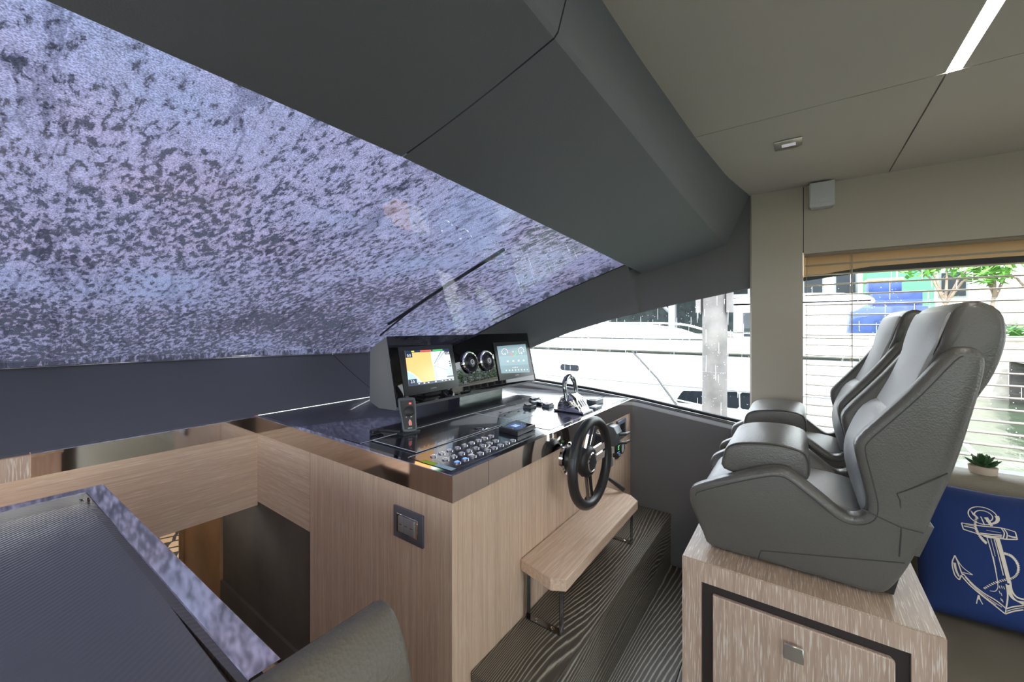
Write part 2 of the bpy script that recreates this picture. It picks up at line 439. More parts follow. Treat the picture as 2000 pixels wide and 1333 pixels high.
TOP = [(-2.5, 0.213, 2.12), (-0.8, 0.343, 2.12), (0.805, 0.343, 2.12), (1.04, 0.337, 2.12), (1.589, 0.312, 2.12), (2.095, 0.272, 2.12), (2.479, 0.213, 2.12), (2.49, 0.211, 2.12)]
so = struct(thing('overhead_soffit', (0, 0.6, 1.9), 'dark leather overhead soffit between windshield and headliner', 'soffit'))
del so['category']
def soffit_piece(seam_lo, seam_hi, side):
    rows = []
    n = 28
    for i in range(n + 1):
        u = i / n
        def X(s): return lerp(-2.48, s, u) if side < 0 else lerp(s, 2.512, u)
        xl, xf, xt = X(seam_lo), X(seam_hi), X(seam_hi + 0.025)
        l, f, t = interp(LOW, xl), interp(FOLD, xf), interp(TOP, xt)
        row = [Vector((xl, l[0] + 0.02, l[1] + 0.05)), Vector((xl, l[0] + 0.004, l[1] + 0.004)), Vector((xl, l[0], l[1]))]
        for k in range(1, 6):
            a = k / 6
            row.append(Vector((lerp(xl, xf, a), lerp(l[0], f[0], a), lerp(l[1], f[1], a) - 0.006 * math.sin(PI * a))))
        row += [Vector((lerp(xl, xf, 0.985), lerp(l[0], f[0], 0.985), lerp(l[1], f[1], 0.985))), Vector((lerp(xf, xt, 0.05), lerp(f[0], t[0], 0.05), lerp(f[1], t[1], 0.05)))]
        row += [Vector((lerp(xf, xt, 0.5), lerp(f[0], t[0], 0.5), lerp(f[1], t[1], 0.5))), Vector((xt, t[0], t[1]))]
        rows.append(row)
    grid('soffit_panel', rows, 'black_leather', so, smooth=28, thick=0.0)
soffit_piece(0.633, 0.657, -1)
soffit_piece(0.637, 0.661, 1)
bk = []
for xx in (-0.02, 0.0, 0.02):
    l, f, t = interp(LOW, 0.635 + xx), interp(FOLD, 0.659 + xx), interp(TOP, 0.684 + xx)
    bk.append([Vector((0.635 + xx, l[0] - 0.004, l[1] + 0.012)), Vector((0.659 + xx, f[0] + 0.012, f[1] + 0.008)), Vector((0.684 + xx, t[0] + 0.012, t[1]))])
grid('joint_backing', bk, 'gap_black', so)

# ---- windshield: raked, curved laminated pane with a woven cover strapped on outside
BOT = [(0, 0, 3.09, 1.22), (0.25, 0.55, 3.06, 1.22), (0.5, 1.11, 2.97, 1.22), (0.8, 1.87, 2.728, 1.22), (0.92, 2.15, 2.45, 1.235), (1.0, 2.30, 2.20, 1.265)]
def ws(u, v, off=0.0):
    """u -1..1 across, v 0 top .. 1 bottom"""
    s = 1 if u >= 0 else -1
    b = interp(BOT, abs(u))
    t = (2.30 * abs(u), 0.80, 1.885 - 0.09 * u * u)
    z = lerp(t[2], b[2], v) + 0.10 * v * (1 - v) + off
    return Vector((s * lerp(t[0], b[0], v), lerp(t[1], b[1], v), z))
U = [i / 24 for i in range(-24, 25)]; V = [j / 16 for j in range(17)]
ws_o = struct(thing('window_3', (0, 2.0, 1.22), 'wide raked windshield in front of the helm', 'window')); del ws_o['category']
grid('glass', [[ws(u, v) for u in U] for v in V], 'windshield_glass', ws_o)
edge = [ws(1, v, -0.003) for v in V]
grid('black_border', [[ws(1.0, v, -0.004) for v in V], [ws(0.992, v, -0.004) for v in V]], 'frit_black', ws_o)
grid('black_border', [[ws(u, 1.0, -0.003) for u in U], [ws(u, 0.994, -0.003) for u in U]], 'frit_black', ws_o)
cov_rows = []
for j in range(49):
    row = []
    for i in range(-61, 62):
        u, v = max(-1, min(1, i / 60)), min(1.02, -0.02 + j / 48 * 1.05)
        p = ws(u, v, 0.045)
        if abs(i) == 61: p += Vector((0.05 * (1 if i > 0 else -1), 0, -0.075))      # hem tucked down over the pillar
        p.z += 0.010 * noise.noise(Vector((p.x * 2.2, p.y * 1.1, 3.1))) + 0.004 * noise.noise(Vector((p.x * 7, p.y * 3.4, 9.1)))
        row.append(p)
    cov_rows.append(row)
cov_rows.append([ws(max(-1, min(1, i / 60)), 1.03, -0.03) for i in range(-61, 62)])
tag(grid('windshield_cover', cov_rows, 'sun_cover'), 'bluish woven sun cover, wet and stained, lying over the whole windshield', 'cover')
# parked wiper between glass and cover
wp = thing('windshield_wiper', (1.9, 2.4, 1.3), 'long black wiper lying across the windshield under the cover', 'wiper')
def on_ws(px, py, off):
    best = None
    for i in range(0, 121):
        for j in range(0, 121):
            p = ws(i / 120, j / 120, off); d = p - Vector((0, 0, EYE))
            dep = d.x * S_ + d.y * C_
            q = ((1000 + F_PX * (d.x * C_ - d.y * S_) / dep - px) ** 2 + (HORIZON - F_PX * d.z / dep - py) ** 2)
            if best is None or q < best[0]: best = (q, p)
    return best[1]
fp = [on_ws(*q, 0.036) for q in ((956, 634), (968, 622), (985, 612), (1006, 606), (1034, 599), (1000, 622), (978, 632))]
bm = bmesh.new(); bm.faces.new([bm.verts.new(p) for p in fp])
from_bm('folded_corner', bm, 'rubber_black', bpy.data.objects['windshield_cover'])
wa, wb = on_ws(757, 633, 0.02), on_ws(985, 486, 0.02)
tube('blade', [wa, wa.lerp(wb, 0.5) + Vector((0, 0, 0.006)), wb], 0.009, 'rubber_black', wp, 6)
wc = wa.lerp(wb, 0.62)
tube('arm', [wc + Vector((0, 0, 0.014)), wc.lerp(on_ws(742, 655, 0.03), 0.6) + Vector((0, 0, 0.014)), on_ws(742, 655, 0.03)], 0.006, 'rubber_black', wp, 6)

# ---- dash slope in leather under the windshield, two panels
ds = struct(thing('dashboard', (0, 2.24, 0.9), 'dark leather dashboard below the windshield', 'dashboard')); del ds['category']
def slope(u0, u1):
    rows = []
    for i in range(13):
        u = lerp(u0, u1, i / 12); t = ws(u, 1.0, -0.004)
        f = Vector((t.x, 2.245, 0.967)) if abs(t.x) < 2.2 else Vector((t.x, min(2.245, t.y - 0.02), 0.967))
        rows.append([f.lerp(t, a) + Vector((0, 0, -0.010 * math.sin(PI * a))) for a in (0, 0.02, 0.25, 0.5, 0.75, 0.98, 1)])
    grid('dash_panel', rows, 'dash_leather', ds)
UJ = 0.70
slope(-1.0, UJ - 0.0009); slope(UJ + 0.0009, 1.0)
bk = []
for u in (UJ - 0.01, UJ + 0.01):
    t = ws(u, 1.0, -0.012); f = Vector((t.x, 2.250, 0.957)); bk.append([f, f.lerp(t, 0.5) + Vector((0, 0, -0.014)), t])
grid('joint_backing', bk, 'gap_black', ds)

# ---- starboard side: lower wall, pillar, header, dark side panel, windows
XW = 2.48
wr = struct(thing('wall_right', (XW, 0, 0), 'starboard cabin side in dark leather and beige fabric', 'wall')); del wr['category']
SILL = [(0.15, 0.888), (0.302, 0.906), (0.572, 0.940), (0.817, 0.972), (1.167, 1.003), (1.58, 1.027), (1.815, 1.033), (2.2, 1.035)]
TOPW = [(0.15, 1.640), (0.216, 1.629), (0.572, 1.561), (0.985, 1.474), (1.324, 1.377), (1.672, 1.249), (1.95, 1.125), (2.2, 1.037)]
yy = [0.15 + i * (2.2 - 0.15) / 40 for i in range(41)]
def f1(tab, y): return interp(tab, y)[0]
grid('lower_panel', [[Vector((XW, y, -0.1)) for y in yy], [Vector((XW, y, f1(SILL, y) - 0.052)) for y in yy], [Vector((XW + 0.006, y, f1(SILL, y) - 0.046)) for y in yy]], 'wall_leather', wr, thick=0)
grid('sill_ledge', [[Vector((XW + 0.006, y, f1(SILL, y) - 0.046)) for y in yy], [Vector((XW + 0.028, y, f1(SILL, y) - 0.030)) for y in yy], [Vector((XW + 0.045, y, f1(SILL, y) - 0.020)) for y in yy]], 'wall_leather', wr)
tube('sill_bead', [Vector((XW + 0.030, y, f1(SILL, y) - 0.026)) for y in yy], 0.004, 'steel_satin', wr, 6)
WE = [(1 - 0, 0)]
def ws_edge_at(y):
    v = (y - 0.8) / 1.4
    return ws(1.0, max(0, min(1, v)), -0.004)
rows = []
ya = [2.19 - i * (2.19 - 0.82) / 30 for i in range(31)]
for y in ya:
    a = Vector((XW + 0.03, y, f1(TOPW, y))); e = ws_edge_at(y)
    c_ = Vector((2.40, y, lerp(a.z, e.z, 0.62) + 0.004))
    rows.append([a + Vector((0.02, 0, 0)), a, a.lerp(c_, 0.5) + Vector((-0.004, 0, 0.003)), c_, c_.lerp(e, 0.5) + Vector((-0.003, 0, 0.004)), e])
rows_p = rows
grid('windshield_pillar', rows, 'wall_leather', wr, smooth=30)
rows = [rows_p[-1][:4] + rows_p[-1][5:]]
yb = [0.805 - i * (0.805 - 0.19) / 16 for i in range(17)]
for y in yb:
    a = Vector((XW + 0.03, y, f1(TOPW, y)))
    rows.append([a + Vector((0.02, 0, 0)), a, Vector((XW + 0.004, y, a.z + 0.12)), Vector((XW - 0.004, y, 1.9)), Vector((XW - 0.006, y, ZC + 0.05))])
grid('side_panel', rows, 'wall_leather', wr)
# forward side window
w1 = struct(thing('window_1', (XW + 0.05, 1.1, 0.9), 'curved side window beside the helm console', 'window')); del w1['category']
XG = XW + 0.052
yg = [0.02 + i * (2.19 - 0.02) / 44 for i in range(45)]
grid('glass', [[Vector((XG, y, f1(SILL, y) - 0.06)) for y in yg], [Vector((XG, y, f1(TOPW, y) + 0.03)) for y in yg]], 'window_glass', w1)
tube('lower_gasket', [Vector((XG - 0.004, y, f1(SILL, y) - 0.008)) for y in yg], 0.011, 'rubber_black', w1, 8)
tube('upper_gasket', [Vector((XG - 0.006, y, f1(TOPW, y) + 0.002)) for y in yg], 0.0045, 'rubber_black', w1, 6)
# rain drops and runs on the pane
def drop_mat():
    m, t, p = newmat('rain_drop'); t.nodes.remove(p); out = t.nodes['Material Output']
    tl = t.nodes.new('ShaderNodeBsdfTranslucent'); tl.inputs[0].default_value = (0.75, 0.78, 0.80, 1); lk(t, tl, 0, out, 0)
drop_mat()
def drops(name, parent, X, y0, y1, zlo, zhi, n, seed):
    rnd = random.Random(seed); bm = bmesh.new()
    for i in range(n):
        y = rnd.uniform(y0, y1); lo, hi = zlo(y) + 0.02, zhi(y) - 0.015
        if hi <= lo: continue
        z = rnd.uniform(lo, hi); run = rnd.random() < 0.16
        w_, h_ = (rnd.uniform(0.0007, 0.0013), rnd.uniform(0.015, 0.06)) if run else (rnd.uniform(0.0008, 0.0020),) * 2
        c = Vector((X, y, z)); vs = [bm.verts.new(c + Vector((0, w_ * math.cos(q), h_ * math.sin(q)))) for q in [2 * PI * k / 6 for k in range(6)]]
        tip = bm.verts.new(c + Vector((0.0015, 0, 0)))
        for k in range(6): bm.faces.new((vs[k], vs[(k + 1) % 6], tip))
    o = from_bm(name, bm, 'rain_drop', parent); o['kind'] = 'stuff'
drops('rain_drops', w1, XG + 0.002, 0.22, 1.7, lambda y: f1(SILL, y), lambda y: f1(TOPW, y), 700, 2)
# beige pillar and header, a hairline joint between them
YP = -0.018
prism('pillar', [(XW - 0.012, YP + 0.0015), (XW - 0.012, 0.205), (XW - 0.004, 0.213), (XW + 0.11, 0.213), (XW + 0.11, YP + 0.0015)], 'z', -0.02, ZC + 0.012, 'pillar_fabric', wr)
box('header_panel', (XW - 0.012, XW + 0.014, -4.6, YP - 0.0015, 1.783, ZC + 0.012), 'pillar_fabric', wr)
box('joint_backing', (XW - 0.004, XW + 0.004, YP - 0.004, YP + 0.004, 1.79, ZC), 'gap_black', wr)
box('reveal_top', (XW + 0.014, XW + 0.16, -4.6, YP, 1.80, 1.83), 'reveal_tan', wr)
# tan reveal over the aft window, its lower edge curved
XV = XW + 0.115
RT = [(-4.6, 1.70), (-1.2, 1.712), (-0.763, 1.712), (-0.5, 1.712), (-0.283, 1.708), (-0.15, 1.692), (YP, 1.674)]
yr = [-4.6, -3, -2, -1.2, -0.95, -0.763, -0.6, -0.5, -0.4, -0.283, -0.2, -0.15, -0.08, YP]
grid('reveal_panel', [[Vector((XV, y, 1.81)) for y in yr], [Vector((XV, y, f1(RT, y) + 0.004)) for y in yr]], 'reveal_tan', wr)
box('lower_wall', (XW, XW + 0.13, -4.6, YP, -0.1, 0.80), 'wall_leather', wr)
w2 = struct(thing('window_2', (XV, -1.2, 0.8), 'long aft side window behind the blind', 'window')); del w2['category']
grid('glass', [[Vector((XV + 0.012, y, 0.74)) for y in yr], [Vector((XV + 0.012, y, 1.80)) for y in yr]], 'window_glass', w2)
drops('rain_drops', w2, XV + 0.014, -1.4, -0.03, lambda y: 0.83, lambda y: f1(RT, y), 700, 4)
bandw = lambda y: 0.016 + 0.010 * min(1, max(0, (-y) / 0.75))
grid('black_border', [[Vector((XV + 0.006, y, f1(RT, y) + 0.012)) for y in yr], [Vector((XV + 0.006, y, f1(RT, y) - bandw(y))) for y in yr]], 'frit_black', w2)
box('sill', (XW - 0.01, XV + 0.02, -4.6, YP, 0.795, 0.806), 'frit_black', w2)

# ---- port side and aft end (behind the camera): light comes in through their windows
wl = struct(thing('wall_left', (-2.48, 0, 0), 'port cabin side with a long window', 'wall')); del wl['category']
box('lower_wall', (-2.58, -2.48, -4.6, 2.2, -0.1, 0.90), 'wall_leather', wl)
box('header_panel', (-2.58, -2.48, -4.6, 0.8, 1.80, ZC + 0.02), 'pillar_fabric', wl)
box('pillar', (-2.58, -2.46, -0.02, 0.213, 0.90, ZC), 'pillar_fabric', wl)
box('forward_panel', (-2.58, -2.48, 0.80, 2.2, 1.35, 1.95), 'wall_leather', wl)
box('aft_panel', (-2.58, -2.48, -4.6, -2.4, 0.90, 1.80), 'pillar_fabric', wl)  # unseen panel added over the port window to cut its light
w4 = struct(thing('window_4', (-2.53, -1.5, 0.9), 'long port side window', 'window')); del w4['category']
box('glass', (-2.535, -2.53, -4.6, 2.2, 0.88, 1.82), 'window_glass', w4)
wk = struct(thing('wall_back', (0, -4.6, 0), 'aft bulkhead with wide glass door', 'wall')); del wk['category']
box('side_panel', (-2.5, -0.9, -4.7, -4.6, -0.1, ZC), 'pillar_fabric', wk)
box('side_panel', (0.9, 2.6, -4.7, -4.6, -0.1, ZC), 'pillar_fabric', wk)
box('header_panel', (-0.9, 0.9, -4.7, -4.6, 2.0, ZC), 'pillar_fabric', wk)
d1 = struct(thing('door_1', (0, -4.65, 0), 'wide sliding glass door at the aft end', 'door')); del d1['category']
box('glass', (-0.9, 0.9, -4.655, -4.65, 0, 2.0), 'window_glass', d1)
for x in (-0.9, -0.02, 0.86): box('door_frame', (x, x + 0.04, -4.68, -4.62, 0, 2.0), 'steel_satin', d1)

# ---- stairwell to the lower cabin, between the dash, the console and the galley counter
st = struct(thing('wall_stairwell', (0.9, 2.0, -0.9), 'stairwell lining below the dash', 'wall')); del st['category']  # carpeted and wooden walls of the stairwell
box('carpet_lining', (0.885, 0.905, 1.707, 2.680, -0.95, 0.535), 'carpet_brown', st)
box('carpet_skirting', (0.872, 0.885, 1.707, 2.680, -0.95, -0.03), 'carpet_brown', st)
box('door_lining', (0.868, 0.905, 2.684, 3.30, -0.95, 0.535), 'door_wood', st, 0.003)
box('door_edge', (0.852, 0.905, 3.30, 3.345, -0.95, 0.535), 'door_wood', st, 0.003)
box('inner_lining', (0.905, 0.92, 0.70, 1.707, -0.95, -0.0), 'carpet_brown', st)
box('left_lining', (0.10, 0.12, 0.70, 4.6, -0.95, 0.50), 'carpet_brown', st)
box('stairwell_end', (0.10, 0.92, 0.70, 0.72, -0.95, -0.12), 'carpet_brown', st)
lc = struct(thing('floor_lower', (1.0, 4.0, -0.95), 'lower cabin sole and bulkheads', 'floor')); del lc['category']
box('lower_sole', (-0.6, 2.4, 0.70, 6.2, -1.0, -0.95), 'dark_oak_plank_1', lc)
box('lower_bulkhead', (-0.6, 2.4, 6.2, 6.25, -1.0, 0.95), 'oak_vertical', lc)
box('lower_side', (2.35, 2.4, 3.35, 6.2, -1.0, 0.95), 'oak_vertical', lc)
box('lower_side', (-0.6, -0.55, 3.35, 6.2, -1.0, 0.95), 'oak_vertical', lc)
box('lower_side', (0.90, 2.35, 3.346, 3.36, -0.95, 0.55), 'oak_vertical', lc)
box('lower_overhead', (-0.6, 2.4, 2.9, 6.25, 0.93, 0.97), 'headliner', lc)
for k in range(4):
    box('stair_tread', (0.12, 0.872, 0.95 + 0.25 * k, 1.22 + 0.25 * k, -0.24 - 0.19 * k, -0.19 - 0.19 * k), 'dark_oak_step', lc)
def rug_mat():
    m, t, p = newmat('rug_pattern')
    mp = coords(t, (7.0, 7.0, 7.0), (0, 0, 0.5))
    v = nd(t, 'ShaderNodeTexVoronoi', Scale=1.0, feature='DISTANCE_TO_EDGE', Randomness=0.35); lk(t, mp, 0, v, 0)
    r = ramp(t, [(0.10, (0.045, 0.05, 0.065)), (0.12, (0.62, 0.50, 0.36))]); lk(t, v, 0, r, 0); lk(t, r, 0, p, 'Base Color')
    p.inputs['Roughness'].default_value = 0.9
rug_mat()
tag(box('rug', (0.25, 2.2, 3.6, 6.1, -0.95, -0.93), 'rug_pattern'), 'cream rug with dark blue lattice pattern, down on the lower cabin sole', 'rug')
fill_light = bpy.data.lights.new('lower_cabin_fill', 'AREA'); fill_light.energy = 22; fill_light.size = 0.5; fill_light.color = (1, 0.90, 0.76)  # unseen light added without a fixture to brighten the rug
lo = bpy.data.objects.new('lower_cabin_fill', fill_light); C.objects.link(lo); lo.location = (1.1, 4.6, 0.92)

# ---- steel capped dash front and wood band across the stairs
df = struct(thing('trim_1', (0.4, 2.22, 0.5), 'steel capped wood band across the front of the dash', 'trim')); del df['category']
box('wood_band', (0.10, 0.883, 2.222, 2.262, 0.516, 0.884), 'oak_across', df)
box('wood_band', (-2.47, 0.10, 2.222, 2.262, -0.1, 0.884), 'oak_across', df)
prism('steel_cap', [(2.205, 0.884), (2.205, 0.966), (2.207, 0.968), (2.250, 0.968), (2.250, 0.955), (2.222, 0.955), (2.222, 0.884)], 'x', 0.149, 0.872, 'steel_trim', df)
box('wood_cap', (-2.47, 0.147, 2.205, 2.25, 0.884, 0.964), 'limed_vertical', df)
box('cap_flange', (-2.47, 0.147, 2.207, 2.25, 0.964, 0.968), 'steel_trim', df)

# ================================================================== HELM CONSOLE
ZT = 0.968
XC, YC = 0.872, 0.850          # outer faces of the steel band
con = thing('helm_console', (1.67, 1.5, 0), 'pale oak helm console with polished steel rim and glossy black top', 'console')
G2 = 0.0018
box('side_panel', (XC + 0.010, XC + 0.035, YC + 0.011, 1.706 - G2, 0.0, 0.884), 'oak_vertical', con)
box('side_panel', (XC + 0.010, XC + 0.035, 1.706 + G2, 2.222, 0.535, 0.884), 'oak_along', con)
box('side_joint', (XC + 0.014, XC + 0.034, 1.7045, 1.7075, 0.536, 0.883), 'drawer_gap', con)
box('aft_panel', (XC + 0.0355, 2.470, YC + 0.011, YC + 0.036, 0.0, 0.884), 'oak_vertical', con)
def rim(name, pts_out, pts_in):
    pass
# steel band: mitred outer skin with a small top flange
bm = bmesh.new()
def ring(inset_d, z):
    d = inset_d
    return [Vector((XC + d, 2.215, z)), Vector((XC + d, YC + d, z)), Vector((2.474, YC + d, z))]
prof = [(0.012, 0.884), (0.0, 0.884), (0.0, 0.9665), (0.0015, 0.968), (0.022, 0.968), (0.022, 0.960)]
R_ = [[bm.verts.new(p) for p in ring(*q)] for q in prof]
for a, b in zip(R_[:-1], R_[1:]):
    for i in range(2): bm.faces.new((a[i], a[i + 1], b[i + 1], b[i]))
from_bm('steel_rim', bm, 'steel_trim', con)
box('rim_joint', (1.0445, 1.0455, YC - 0.0003, YC, 0.884, 0.968), 'gap_black', con)
box('worktop', (XC + 0.022, 2.470, YC + 0.022, 2.246, 0.945, 0.9655), 'console_black', con)
# inset panels of the worktop with hairline joints
def inlay(name, b, mat, z=0.9672, th=0.003, bev=0.0006):
    return box(name, (*b, z - th, z), mat, con, bev, 1)
inlay('inset_panel', (0.906, 1.395, 0.885, 1.092), 'console_black')
inlay('inset_panel', (1.512, 1.842, 0.885, 1.092), 'console_black')
inlay('inset_panel', (0.906, 1.845, 1.378, 1.50), 'console_black')
inlay('inset_panel', (1.57, 1.845, 1.098, 1.372), 'console_black')
inlay('inset_panel', (1.850, 2.455, 1.02, 1.50), 'console_black')
inlay('inset_panel', (1.850, 2.455, 0.885, 1.015), 'console_black')
lid = inlay('hatch_lid', (0.952, 1.565, 1.104, 1.370), 'console_black', 0.9700, 0.006)
def outline(b, z, wd, mat, parent):
    x0, x1, y0, y1 = b
    o = bmesh.new()
    for q in ((x0, x1, y0, y0 + wd), (x0, x1, y1 - wd, y1), (x0, x0 + wd, y0, y1), (x1 - wd, x1, y0, y1)):
        pass
    o.free()
    bms = [box_bm((*q, z, z + 0.0006)) for q in ((x0, x1, y0, y0 + wd), (x0, x1, y1 - wd, y1), (x0, x0 + wd, y0 + wd, y1 - wd), (x1 - wd, x1, y0 + wd, y1 - wd))]
    return from_bm('lid_outline', join(*bms), mat, parent)
outline((0.952, 1.565, 1.104, 1.370), 0.9700, 0.0035, 'white_line', con)
box('joint_line', (0.906, 1.845, 1.0935, 1.0965, 0.9672, 0.9677), 'white_line', con)
box('joint_line', (0.906, 1.845, 1.3735, 1.3765, 0.9672, 0.9677), 'white_line', con)
lt = thing('lid_latch', (1.335, 1.135, 0.97), 'small square chrome flush latch on the black hatch lid', 'latch')
box('plate', (1.305, 1.365, 1.113, 1.158, 0.9698, 0.9715), 'chrome', lt, 0.0006, 1)
lathe('knob', [(0, 0.0016), (0.016, 0.0016), (0.016, 0.0035), (0.012, 0.0042), (0, 0.0042)], (1.335, 1.1355, 0.97), (0, 0, 1), 'chrome_dark', lt, 20)
# three rows of chrome push buttons, two of them lit blue
emit('button_blue', (0.05, 0.16, 1.0), 2.2)
rows_b = [(1.031, 9, 0.965, 1.281), (0.9735, 9, 0.966, 1.2785), (0.920, 9, 0.966, 1.281)]
nb = 0
me_b = me_c = None
for y, n, x0, x1 in rows_b:
    for k in range(n):
        if y == 0.9735 and k >= 8: continue
        x = lerp(x0, x1, k / (n - 1))
        b = lathe('push_button', [(0.0125, 0), (0.0125, 0.003), (0.0108, 0.0042), (0.0092, 0.0042), (0.0090, 0.0034)], (x, y, 0.9672), (0, 0, 1), 'chrome', con, 18)
        lit = (y == 0.920 and k in (0, 1))
        lathe('button_cap', [(0.0088, 0.001), (0.0088, 0.0038), (0.004, 0.0045), (0, 0.0045)], (x, y, 0.9672), (0, 0, 1), 'button_blue' if lit else 'speaker_white', b, 16)  # white cap colour stands in for bright reflections on the tops
        nb += 1
plain('sticker_yellow', (0.45, 0.62, 0.01), 0.5); plain('sticker_blue', (0.42, 0.62, 0.70), 0.5)
# small flush legends and switches of the far panel
for x, y in ((1.93, 1.30), (1.90, 1.25), (1.97, 1.27), (1.88, 1.33), (2.16, 1.17), (2.22, 1.22), (2.20, 1.12), (2.28, 1.19), (2.33, 1.13), (2.10, 1.13), (2.27, 1.06), (2.05, 1.40), (1.62, 1.21), (1.69, 1.235), (1.66, 1.27), (1.74, 1.21), (1.72, 1.16)):
    box('indicator', (x, x + 0.014, y, y + 0.008, 0.9672, 0.9695), 'plastic_grey', con, 0.001, 1)

# ---- step in front of the console
ZS = 0.305
stp = thing('helm_step', (1.7, 0.74, 0), 'dark limed oak platform step in front of the console', 'step')
box('tread', (0.965, 2.476, 0.615, 0.859, ZS - 0.03, ZS), 'dark_oak_step', stp, 0.002, 1)
box('riser', (0.968, 2.476, 0.619, 0.64, 0.0, ZS - 0.0305), 'dark_oak_step', stp)
box('end_panel', (0.968, 0.99, 0.6405, 0.859, 0.0, ZS - 0.0305), 'dark_oak_step', stp)

# ---- foot bench
be = thing('foot_bench', (1.65, 0.76, ZS), 'low pale oak foot bench on steel frames standing on the dark step', 'bench')
prism('bench_top', [(1.250, 0.858), (1.213, 0.708), (1.240, 0.660), (2.013, 0.664), (2.060, 0.715), (2.085, 0.858)], 'z', 0.491, 0.535, 'oak_across', be, 0.002, 1, smooth=False)
for x in (1.262, 2.005):
    fr = []
    y0, y1, z0, z1, wd, tk = 0.695, 0.845, ZS + 0.0005, 0.4905, 0.026, 0.005
    a = join(box_bm((x, x + wd, y0, y0 + tk, z0, z1)), box_bm((x, x + wd, y1 - tk, y1, z0, z1)), box_bm((x, x + wd, y0 + tk, y1 - tk, z0, z0 + tk)), box_bm((x, x + wd, y0 + tk, y1 - tk, z1 - tk, z1)))
    lg = from_bm('leg_frame', a, 'chrome_dark', be)
    for y in (0.735, 0.805):
        lathe('screw', [(0.007, 0), (0.007, 0.0015), (0.004, 0.003), (0, 0.003)], (x + wd / 2, y, z0 + tk), (0, 0, 1), 'chrome', lg, 12)

# ---- steering wheel
sw = thing('steering_wheel', (1.622, 0.74, 0.824), 'black three-spoke steering wheel with chrome spokes', 'steering wheel')
cx, cy, cz_ = 1.622, 0.74, 0.824
tube('rim', [(cx + 0.178 * math.cos(a), cy, cz_ + 0.178 * math.sin(a)) for a in [2 * PI * k / 56 for k in range(56)]], 0.0215, 'wheel_black', sw, 16, True)
for a in (math.radians(80), math.radians(8), math.radians(264)):
    d = Vector((math.cos(a), 0, math.sin(a))); s = Vector((-math.sin(a), 0, math.cos(a))); c0 = Vector((cx, cy, cz_))
    bm = bmesh.new()
    for off, wd in ((-0.020, 0.017), (0.020, 0.017)):
        vs = []
        for rr, dy, ww in ((0.045, 0.018, wd), (0.10, 0.010, wd * 0.95), (0.174, -0.002, wd * 0.9)):
            for q in ((-ww, -0.004), (ww, -0.004), (ww, 0.006), (-ww, 0.006)):
                vs.append(bm.verts.new(c0 + d * rr + s * (off + q[0]) + Vector((0, dy + q[1], 0))))
        for k in range(2):
            for j in range(4): bm.faces.new((vs[4 * k + j], vs[4 * k + (j + 1) % 4], vs[4 * k + 4 + (j + 1) % 4], vs[4 * k + 4 + j]))
    from_bm('spoke', bm, 'chrome', sw)
lathe('hub', [(0.050, 0.024), (0.064, 0.016), (0.071, 0.002), (0.069, -0.012), (0.060, -0.022), (0.047, -0.026), (0, -0.026)], (cx, cy + 0.022, cz_), (0, 1, 0), 'wheel_black', sw, 40)
hb = lathe('hub_ring', [(0.036, -0.024), (0.036, -0.029), (0.039, -0.031), (0.043, -0.028), (0.043, -0.023)], (cx, cy + 0.022, cz_), (0, 1, 0), 'chrome', sw, 40)
lathe('hub_cap', [(0.036, -0.025), (0.036, -0.0285), (0.026, -0.0295), (0, -0.0295)], (cx, cy + 0.022, cz_), (0, 1, 0), 'plastic_black', sw, 32)
lathe('column', [(0.040, 0.05), (0.044, 0.07), (0.046, 0.085), (0.052, 0.095), (0.054, 0.1205)], (cx, cy, cz_ - 0.004), (0, 1, 0), 'plastic_black', sw, 28)
lathe('escutcheon', [(0.050, 0.108), (0.062, 0.102), (0.072, 0.106), (0.076, 0.1205)], (cx, cy, cz_ - 0.004), (0, 1, 0), 'chrome', sw, 36)

# ---- instruments on the aft face of the console, right of the wheel
YA = YC + 0.0105
def aft(name, x0, x1, z0, z1, th, mat, parent, bev=0.002): return box(name, (x0, x1, YA - th, YA, z0, z1), mat, parent, bev, 2)
g1 = thing('switch_panel', (2.29, YA, 0.77), 'blue-grey framed square control display right of the steering wheel', 'display')
aft('frame', 2.222, 2.352, 0.758, 0.870, 0.016, 'switch_plate', g1)
aft('screen', 2.250, 2.326, 0.785, 0.848, 0.018, 'gloss_black', g1, 0.001)
g2 = thing('thruster_control', (2.11, YA, 0.76), 'black angular control unit with two levers beside the control display', 'control')
prism('housing', [(YA, 0.755), (YA - 0.045, 0.765), (YA - 0.060, 0.835), (YA - 0.04, 0.868), (YA, 0.875)], 'x', 2.085, 2.165, 'plastic_grey', g2, 0.004)
for z in (0.775, 0.822):
    tube('lever', [(2.130, YA - 0.05, z), (2.150, YA - 0.085, z + 0.004), (2.195, YA - 0.09, z + 0.004)], [0.008, 0.009, 0.007], 'plastic_black', g2, 8)
g3 = thing('engine_gauge', (2.318, YA, 0.69), 'round chrome-rimmed gauge with pale dial on the console front', 'gauge')
lathe('bezel', [(0.033, 0), (0.033, -0.006), (0.028, -0.010), (0.026, -0.006)], (2.318, YA, 0.692), (0, 1, 0), 'plastic_black', g3, 28)
lathe('dial', [(0.0265, -0.005), (0, -0.005)], (2.318, YA, 0.692), (0, 1, 0), 'speaker_white', g3, 24)
g4 = thing('alarm_display', (2.23, YA, 0.68), 'small upright black display with green figures beside the round gauge', 'display')
aft('frame', 2.205, 2.268, 0.655, 0.742, 0.010, 'plastic_black', g4)
emit('figure_green', (0.15, 0.9, 0.25), 1.2)
for k, (z, wd) in enumerate(((0.722, 0.02), (0.714, 0.012), (0.704, 0.016))): box('figure', (2.232, 2.232 + wd, YA - 0.0106, YA - 0.0100, z, z + 0.004), 'figure_green', g4)
emit('figure_blue', (0.2, 0.5, 0.9), 0.7)
